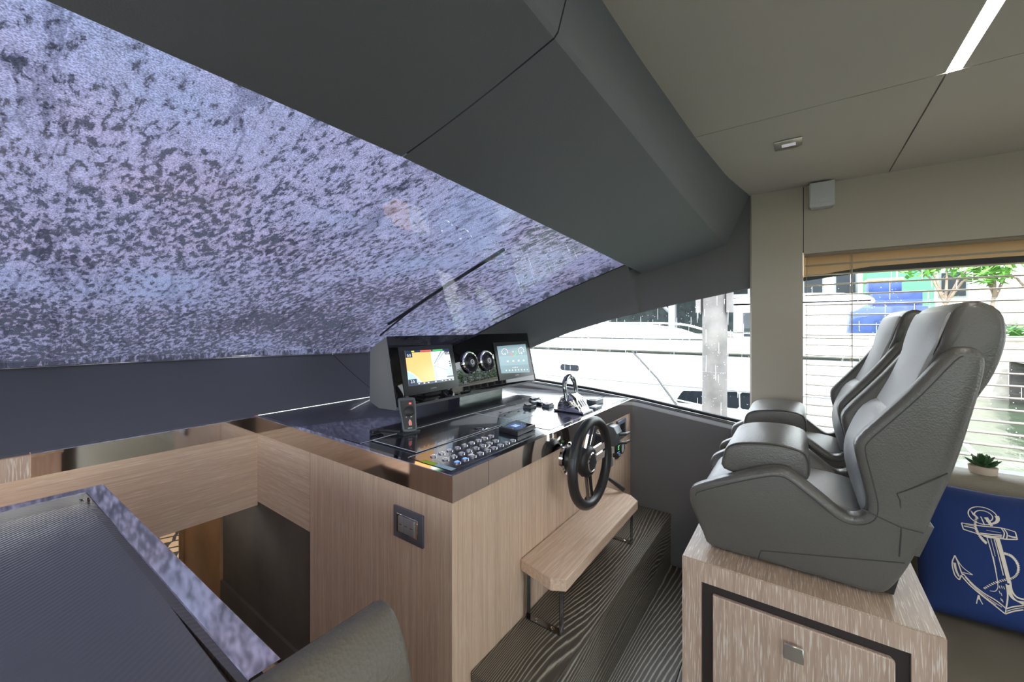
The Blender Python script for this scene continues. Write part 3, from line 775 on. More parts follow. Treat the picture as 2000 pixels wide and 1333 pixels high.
for z in (0.688, 0.678, 0.668): box('figure', (2.216, 2.256, YA - 0.0106, YA - 0.0100, z, z + 0.003), 'figure_blue', g4)
g5 = thing('ignition_panel', (2.14, YA, 0.66), 'small pale plate with ignition key left of the green display', 'switch')
aft('plate', 2.105, 2.170, 0.63, 0.735, 0.006, 'rocker_grey', g5)
lathe('key_barrel', [(0.012, 0), (0.012, -0.014), (0, -0.014)], (2.137, YA - 0.006, 0.70), (0, 1, 0), 'chrome', g5, 16)
box('key', (2.134, 2.140, YA - 0.05, YA - 0.018, 0.688, 0.712), 'plastic_black', g5, 0.002, 1)
g6 = thing('horn_cluster', (1.78, YA, 0.83), 'round black speaker horn behind the upper part of the steering wheel', 'horn')
lathe('body', [(0.048, 0), (0.050, -0.03), (0.040, -0.055), (0.030, -0.060), (0, -0.058)], (1.93, YA, 0.82), (0, 1, 0), 'plastic_black', g6, 26)
lathe('rim', [(0.052, 0), (0.055, -0.004), (0.052, -0.010), (0.048, -0.010)], (1.93, YA, 0.82), (0, 1, 0), 'chrome', g6, 26)
g7 = thing('lever_handle', (2.14, 0.80, 0.535), 'slim black lever slanting down onto the foot bench', 'lever')
tube('shaft', [(1.985, 0.853, 0.628), (2.02, 0.82, 0.61), (2.075, 0.76, 0.548)], [0.010, 0.010, 0.013], 'plastic_black', g7, 10)

# ---- rocker switch plate on the port side of the console
sp_ = thing('rocker_switch_plate', (XC, 1.06, 0.70), 'blue-grey metal switch plate with three rockers on the oak side', 'switch')
XS = XC + 0.010
box('plate', (XS - 0.008, XS, 0.985, 1.134, 0.700, 0.806), 'switch_plate', sp_, 0.002, 2)
box('inner_frame', (XS - 0.0105, XS - 0.008, 1.008, 1.113, 0.722, 0.785), 'steel_trim', sp_, 0.001, 1)
for k in range(3):
    y = 1.020 + 0.0275 * k
    rk = box('rocker', (XS - 0.014, XS - 0.0105, y, y + 0.0265, 0.727, 0.780), 'rocker_grey', sp_, 0.0015, 2)
    box('rocker_mark', (XS - 0.0143, XS - 0.0138, y + 0.007, y + 0.020, 0.7525, 0.7545), 'gap_black', rk)

# ================================================================== DISPLAY POD
P0 = Vector((1.21, 1.537, 1.041)); UPV = Vector((0, 0.075, 0.326)).normalized(); NV = Vector((1, 0, 0)).cross(UPV)
PH = Vector((0, 0.075, 0.326)).length
pod = thing('display_pod', (1.8, 1.65, ZT), 'black glass instrument pod with grey leather casing on the console', 'instrument pod')
prism('casing', spline([(1.541, 1.040), (1.614, 1.364), (1.640, 1.366), (1.760, 1.306), (1.765, 1.04), (1.69, 1.014), (1.56, 1.018)], 1), 'x', 1.213, 2.417, 'casing_leather', pod, 0.006, 2)
box('plinth', (1.764, 2.19, 1.66, 1.755, 0.966, 1.03), 'console_black', pod)
def pod_pt(px, py): return onP(px, py, P0, NV)
def pod_uv(px, py):
    q = pod_pt(px, py) - P0; return q.x, q.dot(UPV)
def pod_world(x, v, off=0.0): return P0 + Vector((x, 0, 0)) + UPV * v + NV * off
def slab(name, x0, x1, v0, v1, o0, o1, mat, parent, bev=0.0):
    b = box_bm((x0, x1, v0, v1, o0, o1), bev, 2)
    for v in b.verts: v.co = pod_world(*v.co)
    return from_bm(name, b, mat, parent, smooth=bool(bev))
slab('black_glass', -0.004, 1.212, -0.004, PH + 0.004, -0.004, 0.004, 'gloss_black', pod, 0.001)
def poly_on(name, pts, off, mat, parent, M):
    bm = bmesh.new(); bm.faces.new([bm.verts.new(pod_world(*M(*p), off)) for p in pts])
    o = from_bm(name, bm, mat, parent, recalc=False)
    return o
def mapper(tl, tr, br, bl):
    q = [pod_uv(*p) for p in (bl, br, tr, tl)]
    def M(a, b):
        x = lerp(lerp(q[0][0], q[1][0], a), lerp(q[3][0], q[2][0], a), b); v = lerp(lerp(q[0][1], q[1][1], a), lerp(q[3][1], q[2][1], a), b)
        return x, v
    return M
def rect(a0, a1, b0, b1): return [(a0, b0), (a1, b0), (a1, b1), (a0, b1)]
ML = mapper((788, 686.4), (873.6, 682), (884.8, 744), (796, 756))
MR = mapper((1968 / 1, 0), (0, 0), (0, 0), (0, 0)) if False else mapper((968, 677.6), (1024, 672.8), (1032.8, 728), (976.8, 730.4))
for nm, c in (('scr_navy', (0.012, 0.03, 0.07)), ('scr_orange', (1.0, 0.55, 0.20)), ('scr_white', (0.93, 0.92, 0.92)), ('scr_sky', (0.45, 0.68, 0.92)), ('scr_red', (0.8, 0.12, 0.10)), ('scr_green', (0.06, 0.55, 0.12)), ('scr_yellow', (0.9, 0.9, 0.05)), ('scr_ink', (0.05, 0.09, 0.16)), ('scr_slate', (0.16, 0.25, 0.30)), ('scr_slate_b', (0.20, 0.32, 0.38)), ('scr_pink', (0.95, 0.75, 0.68))):
    emit(nm, c, 1.0)
def display(M, label, pad):
    d = thing('chart_display', pod_world(*M(0.5, 0.0)), label, 'display')
    x0, v0 = M(0, 0); x1, v1 = M(1, 1); x0 = min(x0, M(0, 1)[0]); x1 = max(x1, M(1, 0)[0])
    slab('bezel', x0 - pad, x1 + pad, v0 - 0.045, v1 + 0.022, 0.004, 0.010, 'plastic_black', d, 0.002)
    text('maker_mark', 'GARMIN', 0.011, pod_world((x0 + x1) / 2, v0 - 0.027, 0.0101), (1, 0, 0), UPV, 'rocker_grey', d)
    return d
dl = display(ML, 'lit chart plotter showing orange land and white water, nearer end of pod', 0.03)
o_ = 0.0104
def L(name, pts, mat, k=1, M=ML, parent=None): return poly_on(name, pts, 0.0100 + 0.0002 * k, mat, parent or dl, M)
L('screen', rect(0, 1, 0, 1), 'scr_white', 1)
L('chart_land', [(0.0, 0.94), (0.0, 0.44), (0.10, 0.36), (0.20, 0.22), (0.27, 0.07), (0.55, 0.07), (0.57, 0.40), (0.545, 0.66), (0.55, 0.94)], 'scr_orange', 2)
L('chart_water', [(0.0, 0.42), (0.10, 0.33), (0.18, 0.20), (0.24, 0.07), (0.0, 0.07)], 'scr_sky', 2)
L('chart_water', [(0.56, 0.07), (0.62, 0.07), (0.63, 0.25), (0.60, 0.52), (0.57, 0.50), (0.58, 0.30)], 'scr_sky', 2)
L('chart_water', [(0.86, 0.12), (1.0, 0.12), (1.0, 0.46), (0.90, 0.44), (0.85, 0.30)], 'scr_sky', 2)
L('chart_road', [(0.58, 0.56), (0.60, 0.56), (0.82, 0.93), (0.79, 0.93)], 'scr_slate_b', 3)
L('chart_road', [(0.58, 0.52), (0.585, 0.50), (0.87, 0.33), (0.875, 0.35)], 'scr_slate_b', 3)
L('chart_road', [(0.64, 0.60), (0.655, 0.60), (0.90, 0.93), (0.875, 0.93)], 'scr_slate_b', 3)
L('chart_road', [(0.62, 0.74), (0.98, 0.76), (0.98, 0.77), (0.62, 0.75)], 'scr_pink', 3)
L('chart_road', [(0.62, 0.20), (0.80, 0.22), (0.80, 0.23), (0.62, 0.21)], 'scr_pink', 3)
L('header_bar', rect(0, 1, 0.935, 1.0), 'scr_navy', 3)
L('header_red', rect(0.32, 0.57, 0.948, 0.992), 'scr_red', 4)
L('header_green', rect(0.60, 0.84, 0.948, 0.992), 'scr_green', 4)
L('header_yellow', rect(0.13, 0.19, 0.955, 0.985), 'scr_yellow', 4)
L('footer_bar', rect(0, 1, 0, 0.07), 'scr_navy', 3)
for a0, a1, b0, b1, tx in ((0.0, 0.14, 0.80, 0.935, '0.0'), (0.0, 0.17, 0.07, 0.185, '2.5'), (0.88, 1.0, 0.82, 0.935, '104')):
    L('data_box', rect(a0, a1, b0, b1), 'scr_navy', 4)
    c = ML((a0 + a1) / 2, (b0 + b1) / 2 - 0.012)
    text('data_figures', tx, 0.020, pod_world(*c, 0.0112), (1, 0, 0), UPV, 'scr_white', dl, 0.0001)
L('data_box', rect(0.84, 1.0, 0.12, 0.165), 'scr_ink', 4)
for k in range(3): L('zoom_button', rect(0.945, 0.985, 0.44 + 0.065 * k, 0.49 + 0.065 * k), 'scr_ink', 4)
for k, a in enumerate((0.19, 0.30, 0.39, 0.55, 0.70, 0.78, 0.87, 0.955)): L('menu_icon', rect(a, a + 0.035, 0.025, 0.055), 'scr_white', 5)
dr = display(MR, 'engine display with three dial gauges on grey-blue screen, farther end of pod', 0.028)
def Rr(name, pts, mat, k=1): return L(name, pts, mat, k, MR, dr)
Rr('screen', rect(0, 1, 0, 1), 'scr_slate', 1)
Rr('screen_band', rect(0, 1, 0.28, 0.62), 'scr_slate_b', 2)
def arc(ca, cb, ra, rb, t0, t1, wd, n=10):
    o = [(ca + ra * math.cos(lerp(t0, t1, i / n)), cb + rb * math.sin(lerp(t0, t1, i / n))) for i in range(n + 1)]
    return o + [(ca + ra * wd * math.cos(lerp(t1, t0, i / n)), cb + rb * wd * math.sin(lerp(t1, t0, i / n))) for i in range(n + 1)]
for ca in (0.22, 0.80):
    for k in range(9):
        t0 = math.radians(225 - 30 * k - 8); t1 = math.radians(225 - 30 * k + 8)
        Rr('gauge_tick', arc(ca, 0.77, 0.105, 0.135, t0, t1, 0.80, 2), 'scr_white', 3)
    Rr('gauge_needle', [(ca - 0.012, 0.66), (ca + 0.012, 0.66), (ca + 0.02, 0.72), (ca - 0.02, 0.72)], 'scr_white', 3)
Rr('gauge_red', arc(0.50, 0.75, 0.115, 0.15, math.radians(180), math.radians(262), 0.80), 'scr_red', 3)
Rr('gauge_green', arc(0.50, 0.75, 0.115, 0.15, math.radians(272), math.radians(380), 0.80), 'scr_green', 3)
Rr('gauge_figure', rect(0.485, 0.515, 0.74, 0.78), 'scr_white', 3)
for a in (0.24, 0.43, 0.62, 0.80): Rr('tank_icon', rect(a, a + 0.06, 0.40, 0.45), 'scr_white', 3)
for k in range(8): Rr('menu_icon', rect(0.16 + 0.105 * k, 0.19 + 0.105 * k, 0.08, 0.12), 'scr_white', 3)
for k in range(4): Rr('status_mark', rect(0.40 + 0.05 * k, 0.42 + 0.05 * k, 0.18, 0.21), 'scr_white', 3)
for px, py, nm in ((915, 709, 'round chrome air vent on the pod, next to the chart plotter'), (948, 706, 'round chrome air vent on the pod, next to the engine display')):
    o0 = pod_pt(px, py)
    v = thing('air_vent', o0, nm, 'vent', 'round vents in the instrument pod')
    lathe('ring', [(0.066, 0.004), (0.066, 0.016), (0.060, 0.024), (0.054, 0.022), (0.052, 0.012)], o0, NV, 'chrome', v, 36)
    lathe('barrel', [(0.0525, 0.008), (0.050, 0.020), (0.044, 0.026), (0.041, 0.020), (0.037, 0.026), (0.033, 0.020), (0.029, 0.026), (0.020, 0.030), (0, 0.031)], o0, NV, 'plastic_black', v, 36, 60)
    lathe('centre_ring', [(0.0105, 0.030), (0.0115, 0.033), (0.0145, 0.033), (0.0155, 0.029)], o0, NV, 'white_line', v, 24)

# ================================================================== THINGS ON THE WORKTOP
ZW = 0.9672
tb = thing('trackpad_display', (1.425, 0.997, ZW), 'small black framed tablet display lying beside the push buttons', 'display')
prism('body', [(1.342, 0.938), (1.487, 0.945), (1.505, 1.055), (1.358, 1.048)], 'z', ZW, ZW + 0.020, 'plastic_black', tb, 0.002, 2)
prism('screen', [(1.354, 0.948), (1.479, 0.954), (1.494, 1.046), (1.367, 1.040)], 'z', ZW + 0.020, ZW + 0.0206, 'gloss_black', tb)
emit('screen_deep_blue', (0.015, 0.03, 0.16), 1.0)
prism('screen_image', [(1.375, 0.960), (1.445, 0.962), (1.458, 1.035), (1.388, 1.032)], 'z', ZW + 0.0206, ZW + 0.0209, 'screen_deep_blue', tb)
for k in range(3): box('screen_figure', (1.40 + 0.012 * k, 1.406 + 0.012 * k, 0.985, 1.015, ZW + 0.0209, ZW + 0.0211), 'scr_sky', tb)
# joystick handset on its bracket
hs = thing('joystick_handset', (1.10, 1.33, ZW), 'upright grey joystick handset with black knob on the console', 'handset')
hu = Vector((0.10, 0.30, 0.95)).normalized(); hx = Vector((0.80, -0.60, 0)).normalized(); hn = hx.cross(hu)
hb0 = Vector((1.115, 1.335, ZW + 0.008))
def hpt(a, b, t): return hb0 + hx * a + hu * b + hn * t
prism('body', spline([(-0.026, 0.0), (0.026, 0.0), (0.030, 0.04), (0.034, 0.085), (0.036, 0.128), (0.028, 0.142), (-0.028, 0.142), (-0.036, 0.128), (-0.034, 0.085), (-0.030, 0.04)], 3), hpt, -0.020, 0.016, 'plastic_grey', hs, 0.006)
prism('face', [(-0.022, 0.008), (0.022, 0.008), (0.028, 0.09), (0.028, 0.130), (-0.028, 0.130), (-0.028, 0.09)], hpt, 0.016, 0.0175, 'plastic_black', hs)
lathe('knob', [(0.019, 0.0), (0.021, 0.004), (0.012, 0.008), (0.012, 0.018), (0.019, 0.022), (0.019, 0.032), (0.012, 0.036), (0, 0.036)], hpt(0.004, 0.082, 0.0175), hn, 'rubber_black', hs, 24)
emit('mark_red', (0.9, 0.10, 0.08), 1.0)
prism('red_button', [(0.008, 0.112), (0.018, 0.112), (0.018, 0.120), (0.008, 0.120)], hpt, 0.0175, 0.019, 'mark_red', hs)
for a, b, c, e, m in ((-0.012, 0.058, -0.006, 0.061, 'white_line'), (0.008, 0.058, 0.014, 0.061, 'white_line'), (-0.008, 0.012, 0.010, 0.0145, 'white_line')):
    prism('legend', [(a, b), (c, b), (c, e), (a, e)], hpt, 0.0175, 0.0180, m, hs)
prism('boat_mark', [(-0.002, 0.024), (0.010, 0.024), (0.010, 0.040), (0.004, 0.050), (-0.002, 0.040)], hpt, 0.0175, 0.0180, 'white_line', hs)
prism('boat_mark_inner', [(0.0005, 0.026), (0.0075, 0.026), (0.0075, 0.039), (0.004, 0.0445), (0.0005, 0.039)], hpt, 0.0180, 0.0183, 'mark_red', hs)
box('bracket_foot', (1.065, 1.155, 1.315, 1.355, ZW, ZW + 0.010), 'plastic_black', hs, 0.002, 1)
tube('bracket_arm', [(1.075, 1.345, ZW + 0.012), (1.045, 1.40, ZW + 0.016), (1.030, 1.44, ZW + 0.014)], 0.007, 'rubber_black', hs, 8)
box('bracket_clip', (1.00, 1.055, 1.43, 1.455, ZW + 0.004, ZW + 0.020), 'plastic_black', hs, 0.003, 1)
# twin throttle
th = thing('throttle_control', (1.92, 0.975, ZW), 'chrome engine throttle with arched twin levers on the console', 'throttle')
TX0, TX1 = 1.868, 1.972
prism('base', spline([(0.905, ZW), (0.910, ZW + 0.025), (0.945, ZW + 0.075), (0.985, ZW + 0.095), (1.025, ZW + 0.080), (1.048, ZW + 0.040), (1.055, ZW)], 1), 'x', TX0, TX1, 'chrome', th, 0.010)
prism('foot', [(TX0 - 0.008, 0.893), (TX1 + 0.008, 0.893), (TX1 + 0.008, 1.065), (TX0 - 0.008, 1.065)], 'z', ZW, ZW + 0.012, 'chrome_dark', th, 0.005)
for x, s in ((TX0, -1), (TX1, 1)):
    pv = lathe('pivot', [(0.026, -0.002), (0.026, 0.010), (0.021, 0.015), (0, 0.015)], (x, 0.985, ZW + 0.050), (s, 0, 0), 'chrome', th, 24)
    lathe('pivot_cap', [(0.016, 0.014), (0.014, 0.018), (0, 0.018)], (x, 0.985, ZW + 0.050), (s, 0, 0), 'chrome_dark', pv, 20)
    e = x + s * 0.008
    tube('lever', spline([(e, 0.985, ZW + 0.052), (e, 0.994, ZW + 0.100), (e, 1.000, ZW + 0.135), (e - s * 0.008, 1.003, ZW + 0.158), (e - s * 0.030, 1.005, ZW + 0.177), ((TX0 + TX1) / 2 + s * 0.006, 1.005, ZW + 0.184)], 4, False), [0.010] * 6 + [0.0115] * 6 + [0.0135] * 9, 'chrome_dark', th, 12)
for r in range(3):
    for c in range(3):
        a = 0.25 + r * 0.22
        y = lerp(0.910, 0.948, a); z = lerp(ZW + 0.027, ZW + 0.076, a)
        x = TX0 + 0.022 + 0.022 * c
        k = box('key', (x, x + 0.017, -0.007, 0.007, 0, 0.003), 'rocker_grey', th, 0.001, 1)
        k.data.transform(Matrix.Translation((0, y - 0.003, z)) @ Matrix.Rotation(math.radians(52), 4, 'X'))
# rocker cluster and flat blocks
def block(name, label, x, y, sx, sy, h, mat='plastic_grey', cat='switch', grp=None):
    t = thing(name, (x, y, ZW), label, cat, grp)
    box('housing', (x - sx, x + sx, y - sy, y + sy, ZW, ZW + h), mat, t, 0.002, 1)
    k = prism('paddle', [(y - sy * 0.8, ZW + h), (y + sy * 0.8, ZW + h), (y + sy * 0.8, ZW + h + 0.010), (y, ZW + h + 0.003), (y - sy * 0.8, ZW + h + 0.008)], 'x', x - sx * 0.8, x + sx * 0.8, 'plastic_black', t)
    return t
block('paddle_switch', 'grey paddle switch block farthest back in the console switch cluster', 2.04, 1.30, 0.030, 0.026, 0.014)
block('paddle_switch', 'grey paddle switch block at the chart-plotter side of the cluster', 1.855, 1.215, 0.030, 0.026, 0.014)
block('paddle_switch', 'grey paddle switch block nearest the throttle in the cluster', 1.935, 1.145, 0.030, 0.024, 0.014)
cr = thing('joystick_cross', (1.955, 1.235, ZW), 'small grey cross-shaped joypad between the paddle switches', 'switch')
box('cross_bar', (1.915, 1.995, 1.222, 1.248, ZW, ZW + 0.020), 'plastic_grey', cr, 0.003, 1)
box('cross_bar', (1.942, 1.968, 1.195, 1.275, ZW, ZW + 0.018), 'plastic_black', cr, 0.003, 1)
k1 = thing('control_block', (2.19, 0.975, ZW), 'flat grey control block behind the throttle, farther from the wheel', 'control')
box('body', (2.135, 2.245, 0.945, 1.005, ZW, ZW + 0.026), 'plastic_grey', k1, 0.004, 2); box('cap', (2.15, 2.23, 0.955, 0.995, ZW + 0.026, ZW + 0.029), 'rocker_grey', k1, 0.001, 1)
k2 = thing('control_block', (2.06, 0.915, ZW), 'flat grey control block next to the throttle, near the steel rim', 'control')
box('body', (2.015, 2.105, 0.893, 0.937, ZW, ZW + 0.012), 'plastic_grey', k2, 0.003, 2); box('cap', (2.03, 2.09, 0.90, 0.93, ZW + 0.012, ZW + 0.014), 'rocker_grey', k2, 0.0006, 1)
sk = thing('warning_sticker', (0.905, 0.96, ZW), 'yellow-green and pale blue sticker strip at the console corner', 'sticker')
box('yellow_half', (0.902, 0.924, 0.965, 1.028, ZW, ZW + 0.0006), 'sticker_yellow', sk); box('blue_half', (0.902, 0.924, 0.885, 0.964, ZW, ZW + 0.0006), 'sticker_blue', sk)

# ================================================================== SEAT PEDESTAL AND HELM SEATS
pd = thing('seat_pedestal', (1.88, 0.01, 0), 'limed oak seat pedestal with a drawer, under the two helm seats', 'pedestal')
PX, PZ = 1.33, 0.70
box('top_board', (PX + 0.001, 2.45, -0.276, 0.297, 0.6965, PZ), 'limed_across', pd)
box('sub_top', (PX + 0.03, 2.42, -0.25, 0.27, 0.67, 0.696), 'limed_across', pd)
box('stile', (PX, PX + 0.03, 0.243, 0.298, 0.0, 0.6962), 'limed_vertical', pd)
box('stile', (PX, PX + 0.03, -0.277, -0.218, 0.0, 0.6962), 'limed_vertical', pd)
box('rail', (PX, PX + 0.03, -0.218, 0.243, 0.637, 0.6962), 'limed_vertical', pd)
box('rail', (PX, PX + 0.03, -0.218, 0.243, 0.0, 0.12), 'limed_vertical', pd)
oak('oak_lightened', 2, (0.66, 0.55, 0.45), (0.78, 0.67, 0.56), (0.84, 0.77, 0.69), 0.5)  # oak lightened in colour to brighten its reflection in the console rim
box('front_panel', (PX + 0.03, 2.45, 0.27, 0.298, 0.0, 0.6962), 'oak_lightened', pd)
box('back_panel', (PX + 0.03, 2.45, -0.277, -0.25, 0.0, 0.6962), 'limed_vertical', pd)
box('recess', (PX + 0.012, PX + 0.028, -0.2175, 0.2425, 0.1205, 0.6365), 'drawer_gap', pd)
dw = prism('drawer', [(-0.190, 0.15), (0.211, 0.15), (0.211, 0.609), (-0.182, 0.609), (-0.190, 0.601)], 'x', PX - 0.004, PX + 0.0115, 'limed_vertical', pd, 0.003, 2, smooth=False)
lathe('knob_stem', [(0.007, 0), (0.007, 0.016), (0, 0.016)], (PX - 0.004, 0.012, 0.545), (-1, 0, 0), 'steel_satin', dw, 12)
kb = box('knob', (PX - 0.024, PX - 0.018, -0.010, 0.034, 0.520, 0.562), 'steel_satin', dw, 0.002, 1)

SHELL = [(0.286, 0.888), (0.289, 0.850), (0.278, 0.805), (0.256, 0.745), (0.232, 0.702), (0.118, 0.702), (-0.060, 0.702), (-0.165, 0.704), (-0.200, 0.74), (-0.232, 0.830), (-0.255, 0.930), (-0.297, 1.075),
         (-0.325, 1.200), (-0.347, 1.310), (-0.347, 1.350), (-0.330, 1.368), (-0.305, 1.366), (-0.282, 1.346), (-0.226, 1.262), (-0.168, 1.185), (-0.126, 1.128), (-0.119, 1.095), (-0.130, 1.035), (-0.143, 0.965), (-0.139, 0.932), (-0.118, 0.917), (-0.092, 0.922), (-0.045, 0.960), (0.010, 1.000), (0.040, 1.010), (0.085, 1.000), (0.180, 0.957), (0.262, 0.912)]
SW = 0.46
def shell_shift(y, z):
    k = max(0, 0.93 - z) * 0.26
    if z > 1.15: k += (z - 1.15) ** 2 * 0.25
    return k
def helm_seat():
    X0 = 1.365
    t = thing('helm_chair', (X0 + SW / 2, 0.0, PZ), 'grey leather helm seat with folded bolster, nearest the drawer front', 'chair', 'pair of helm seats on the oak pedestal')
    prof2 = spline(SHELL, 3)
    def warp(mirror):
        def f(a, b, tt):
            k = shell_shift(a, b)
            x = tt + k
            return Vector((X0 + x, a, b)) if not mirror else Vector((X0 + SW - x, a, b))
        return f
    for mir in (False, True):
        sh = prism('side_shell', prof2, warp(mir), 0.0, 0.058, 'seat_leather', t, 0.016, 4)
        # stitched seams on the outer face
        f = warp(mir)
        ins = inset([Vector(p) for p in prof2], 0.020)
        i0 = 19 * 3
        path = [f(p.x, p.y, 0.0) for p in ins]
        tube('seam', path[48:] + path[:2], 0.0016, 'seam_thread', sh, 5)
        s2 = [f(a, b, -0.0005) for a, b in ((0.100, 0.712), (0.093, 0.740), (0.05, 0.752), (-0.06, 0.780), (-0.16, 0.806), (-0.216, 0.820))]
        tube('seam', s2, 0.0016, 'seam_thread', sh, 5)
        s3 = [f(a, b, -0.0005) for a, b in ((-0.206, 0.835), (-0.207, 0.90), (-0.204, 0.985), (-0.198, 1.000), (-0.225, 1.020), (-0.265, 1.052), (-0.285, 1.070))]
        tube('seam', s3, 0.0016, 'seam_thread', sh, 5)
        s4 = [f(a, b, -0.0005) for a, b in ((-0.130, 0.945), (-0.16, 0.935), (-0.205, 0.918), (-0.245, 0.915))]
        tube('seam', s4, 0.0016, 'seam_thread', sh, 5)
    xi0, xi1 = X0 + 0.054, X0 + SW - 0.054
    # squab under the cushion, narrower towards the pedestal
    bm = prism_bm([(0.235, 0.703), (0.262, 0.78), (0.265, 0.86), (-0.13, 0.86), (-0.18, 0.78), (-0.16, 0.703)], 'x', xi0 + 0.02, xi1 - 0.02)
    from_bm('squab', bm, 'seat_leather', t)
    prism('seat_cushion', spline([(0.240, 0.835), (0.262, 0.875), (0.225, 0.918), (0.10, 0.926), (-0.02, 0.922), (-0.10, 0.915), (-0.15, 0.90), (-0.16, 0.85)], 3), 'x', xi0 - 0.002, xi1 + 0.002, 'seat_leather_lit', t, 0.030, 4)
    prism('lumbar_cushion', spline([(-0.150, 0.895), (-0.128, 0.95), (-0.122, 1.02), (-0.138, 1.09), (-0.172, 1.16), (-0.225, 1.19), (-0.28, 1.15), (-0.26, 0.98), (-0.215, 0.88)], 3), 'x', xi0 - 0.004, xi1 + 0.004, 'seat_leather_lit', t, 0.035, 4)
    # tall back cushion that carries the headrest face
    hx0, hx1 = X0 + 0.030, X0 + SW - 0.030
    def head(a, b, tt):
        m = (hx0 + hx1) / 2; k = 1.0 - 0.07 * max(0, (b - 1.40) / 0.08) - 0.15 * max(0.0, min(1.0, (1.375 - b) / 0.04)) * (1 if a > -0.33 else 0)
        return Vector((m + (tt - m) * k, a, b))
    prism('headrest', spline([(-0.205, 1.160), (-0.240, 1.250), (-0.272, 1.340), (-0.296, 1.430), (-0.314, 1.466), (-0.345, 1.478), (-0.380, 1.454), (-0.388, 1.400), (-0.376, 1.330), (-0.350, 1.262), (-0.30, 1.18)], 3), head, hx0, hx1, 'seat_leather', t, 0.018, 4)
    bm = prism_bm(spline([(-0.199, 1.170), (-0.233, 1.250), (-0.264, 1.340), (-0.288, 1.428), (-0.302, 1.456), (-0.302, 1.42), (-0.275, 1.32), (-0.22, 1.18)], 3), head, hx0 + 0.020, hx1 - 0.020, 0.005, 2)
    from_bm('headrest_face', bm, 'seat_leather_lit', t, smooth=True)
    # rear shell
    rear = [(-0.160, 0.704), (-0.195, 0.75), (-0.228, 0.835), (-0.250, 0.93), (-0.292, 1.075), (-0.320, 1.20), (-0.336, 1.31), (-0.330, 1.36)]
    def rsh(a, b, tt):
        m = X0 + SW / 2; k = shell_shift(a, b)
        return Vector((tt + (k if tt < m else -k), a, b))
    prism('rear_shell', [(a, b) for a, b in rear] + [(a + 0.045, b) for a, b in reversed(rear)], rsh, X0 + 0.030, X0 + SW - 0.030, 'seat_leather', t, 0.010, 2)
    prism('rear_band', [(-0.2615, 0.935), (-0.2655, 0.93), (-0.2445, 0.84), (-0.205, 0.84), (-0.22, 0.935)], rsh, X0 + 0.012, X0 + SW - 0.012, 'seat_leather', t, 0.003, 2)
    prism('rear_foot', [(-0.155, 0.702), (-0.205, 0.702), (-0.232, 0.825), (-0.18, 0.825)], 'x', X0 + 0.085, X0 + SW - 0.085, 'plastic_black', t, 0.004, 2)
    # flip-up bolster across the front
    bo = prism('bolster', spline([(0.196, 0.960), (0.197, 1.005), (0.184, 1.036), (0.140, 1.055), (0.060, 1.064), (0.000, 1.056), (-0.022, 1.036), (-0.025, 0.985), (0.0, 0.962), (0.10, 0.950)], 3), 'x', X0 + 0.062, X0 + SW - 0.062, 'seat_leather', t, 0.014, 4)
    pi = inset([Vector(p) for p in spline([(0.196, 0.960), (0.197, 1.005), (0.184, 1.036), (0.140, 1.055), (0.060, 1.064), (0.000, 1.056), (-0.022, 1.036), (-0.025, 0.985)], 4, False)], 0.004)
    tube('seam', [Vector((X0 + 0.066, p.x, p.y)) for p in pi], 0.0016, 'seam_thread', bo, 5)
    box('bolster_bracket', (X0 + 0.10, X0 + SW - 0.10, 0.03, 0.15, 0.915, 0.962), 'plastic_black', t, 0.004, 1)
    return t
seat = helm_seat()
seat.location.z += 0.003
dup(seat, (0.60, 0, 0), 'grey leather helm seat standing closer to the window blind')

# ================================================================== SOFA, CUSHION, PLANT
sf = thing('sofa', (2.0, -1.4, 0), 'taupe leather sofa below the aft side window', 'sofa')
box('base', (1.50, 2.35, -2.6, -0.300, 0.0, 0.26), 'sofa_seat', sf)
box('seat_cushion', (1.45, 2.32, -2.6, -0.300, 0.262, 0.435), 'sofa_seat', sf, 0.03, 3)
prism('backrest', [(2.20, 0.437), (2.245, 0.70), (2.258, 0.78), (2.275, 0.818), (2.305, 0.834), (2.345, 0.838), (2.440, 0.832), (2.462, 0.81), (2.462, 0.437)], AX['y'], -2.6, -0.300, 'sofa_leather', sf, 0.01, 2)
# succulent in a low clay bowl on the sofa back
pl = thing('potted_succulent', (2.375, -0.592, 0.836), 'small green succulent in a low clay bowl on the sofa back', 'plant')
lathe('bowl', [(0, 0), (0.034, 0), (0.038, 0.006), (0.040, 0.030), (0.036, 0.030), (0.034, 0.022), (0, 0.022)], (2.375, -0.592, 0.836), (0, 0, 1), 'pot_clay', pl, 24)
for ring_n, tilt, ln, z in ((9, 18, 0.052, 0.028), (8, 42, 0.042, 0.032), (6, 64, 0.032, 0.036)):
    for k in range(ring_n):
        a = 2 * PI * (k + 0.5 * (ring_n % 2)) / ring_n + random.uniform(-0.1, 0.1)
        tl = math.radians(tilt + random.uniform(-6, 6))
        d = Vector((math.cos(a) * math.cos(tl), math.sin(a) * math.cos(tl), math.sin(tl))); s = Vector((-math.sin(a), math.cos(a), 0)); n = d.cross(s) * -1
        o0 = Vector((2.375, -0.592, 0.836 + z))
        bm = bmesh.new(); R_ = []
        for u, wd, hgt in ((0.05, 0.006, 0.004), (0.4, 0.012, 0.006), (0.75, 0.010, 0.005), (1.0, 0.0012, 0.001)):
            c0 = o0 + d * ln * u + Vector((0, 0, 0.012 * u * u))
            R_.append([bm.verts.new(c0 + s * wd), bm.verts.new(c0 + n * hgt), bm.verts.new(c0 - s * wd), bm.verts.new(c0 - n * hgt)])
        for q, r in zip(R_[:-1], R_[1:]):
            for j in range(4): bm.faces.new((q[j], q[(j + 1) % 4], r[(j + 1) % 4], r[j]))
        bm.faces.new(R_[0]); bm.faces.new(R_[-1])
        from_bm('leaf', bm, 'succulent_green', pl, smooth=True)

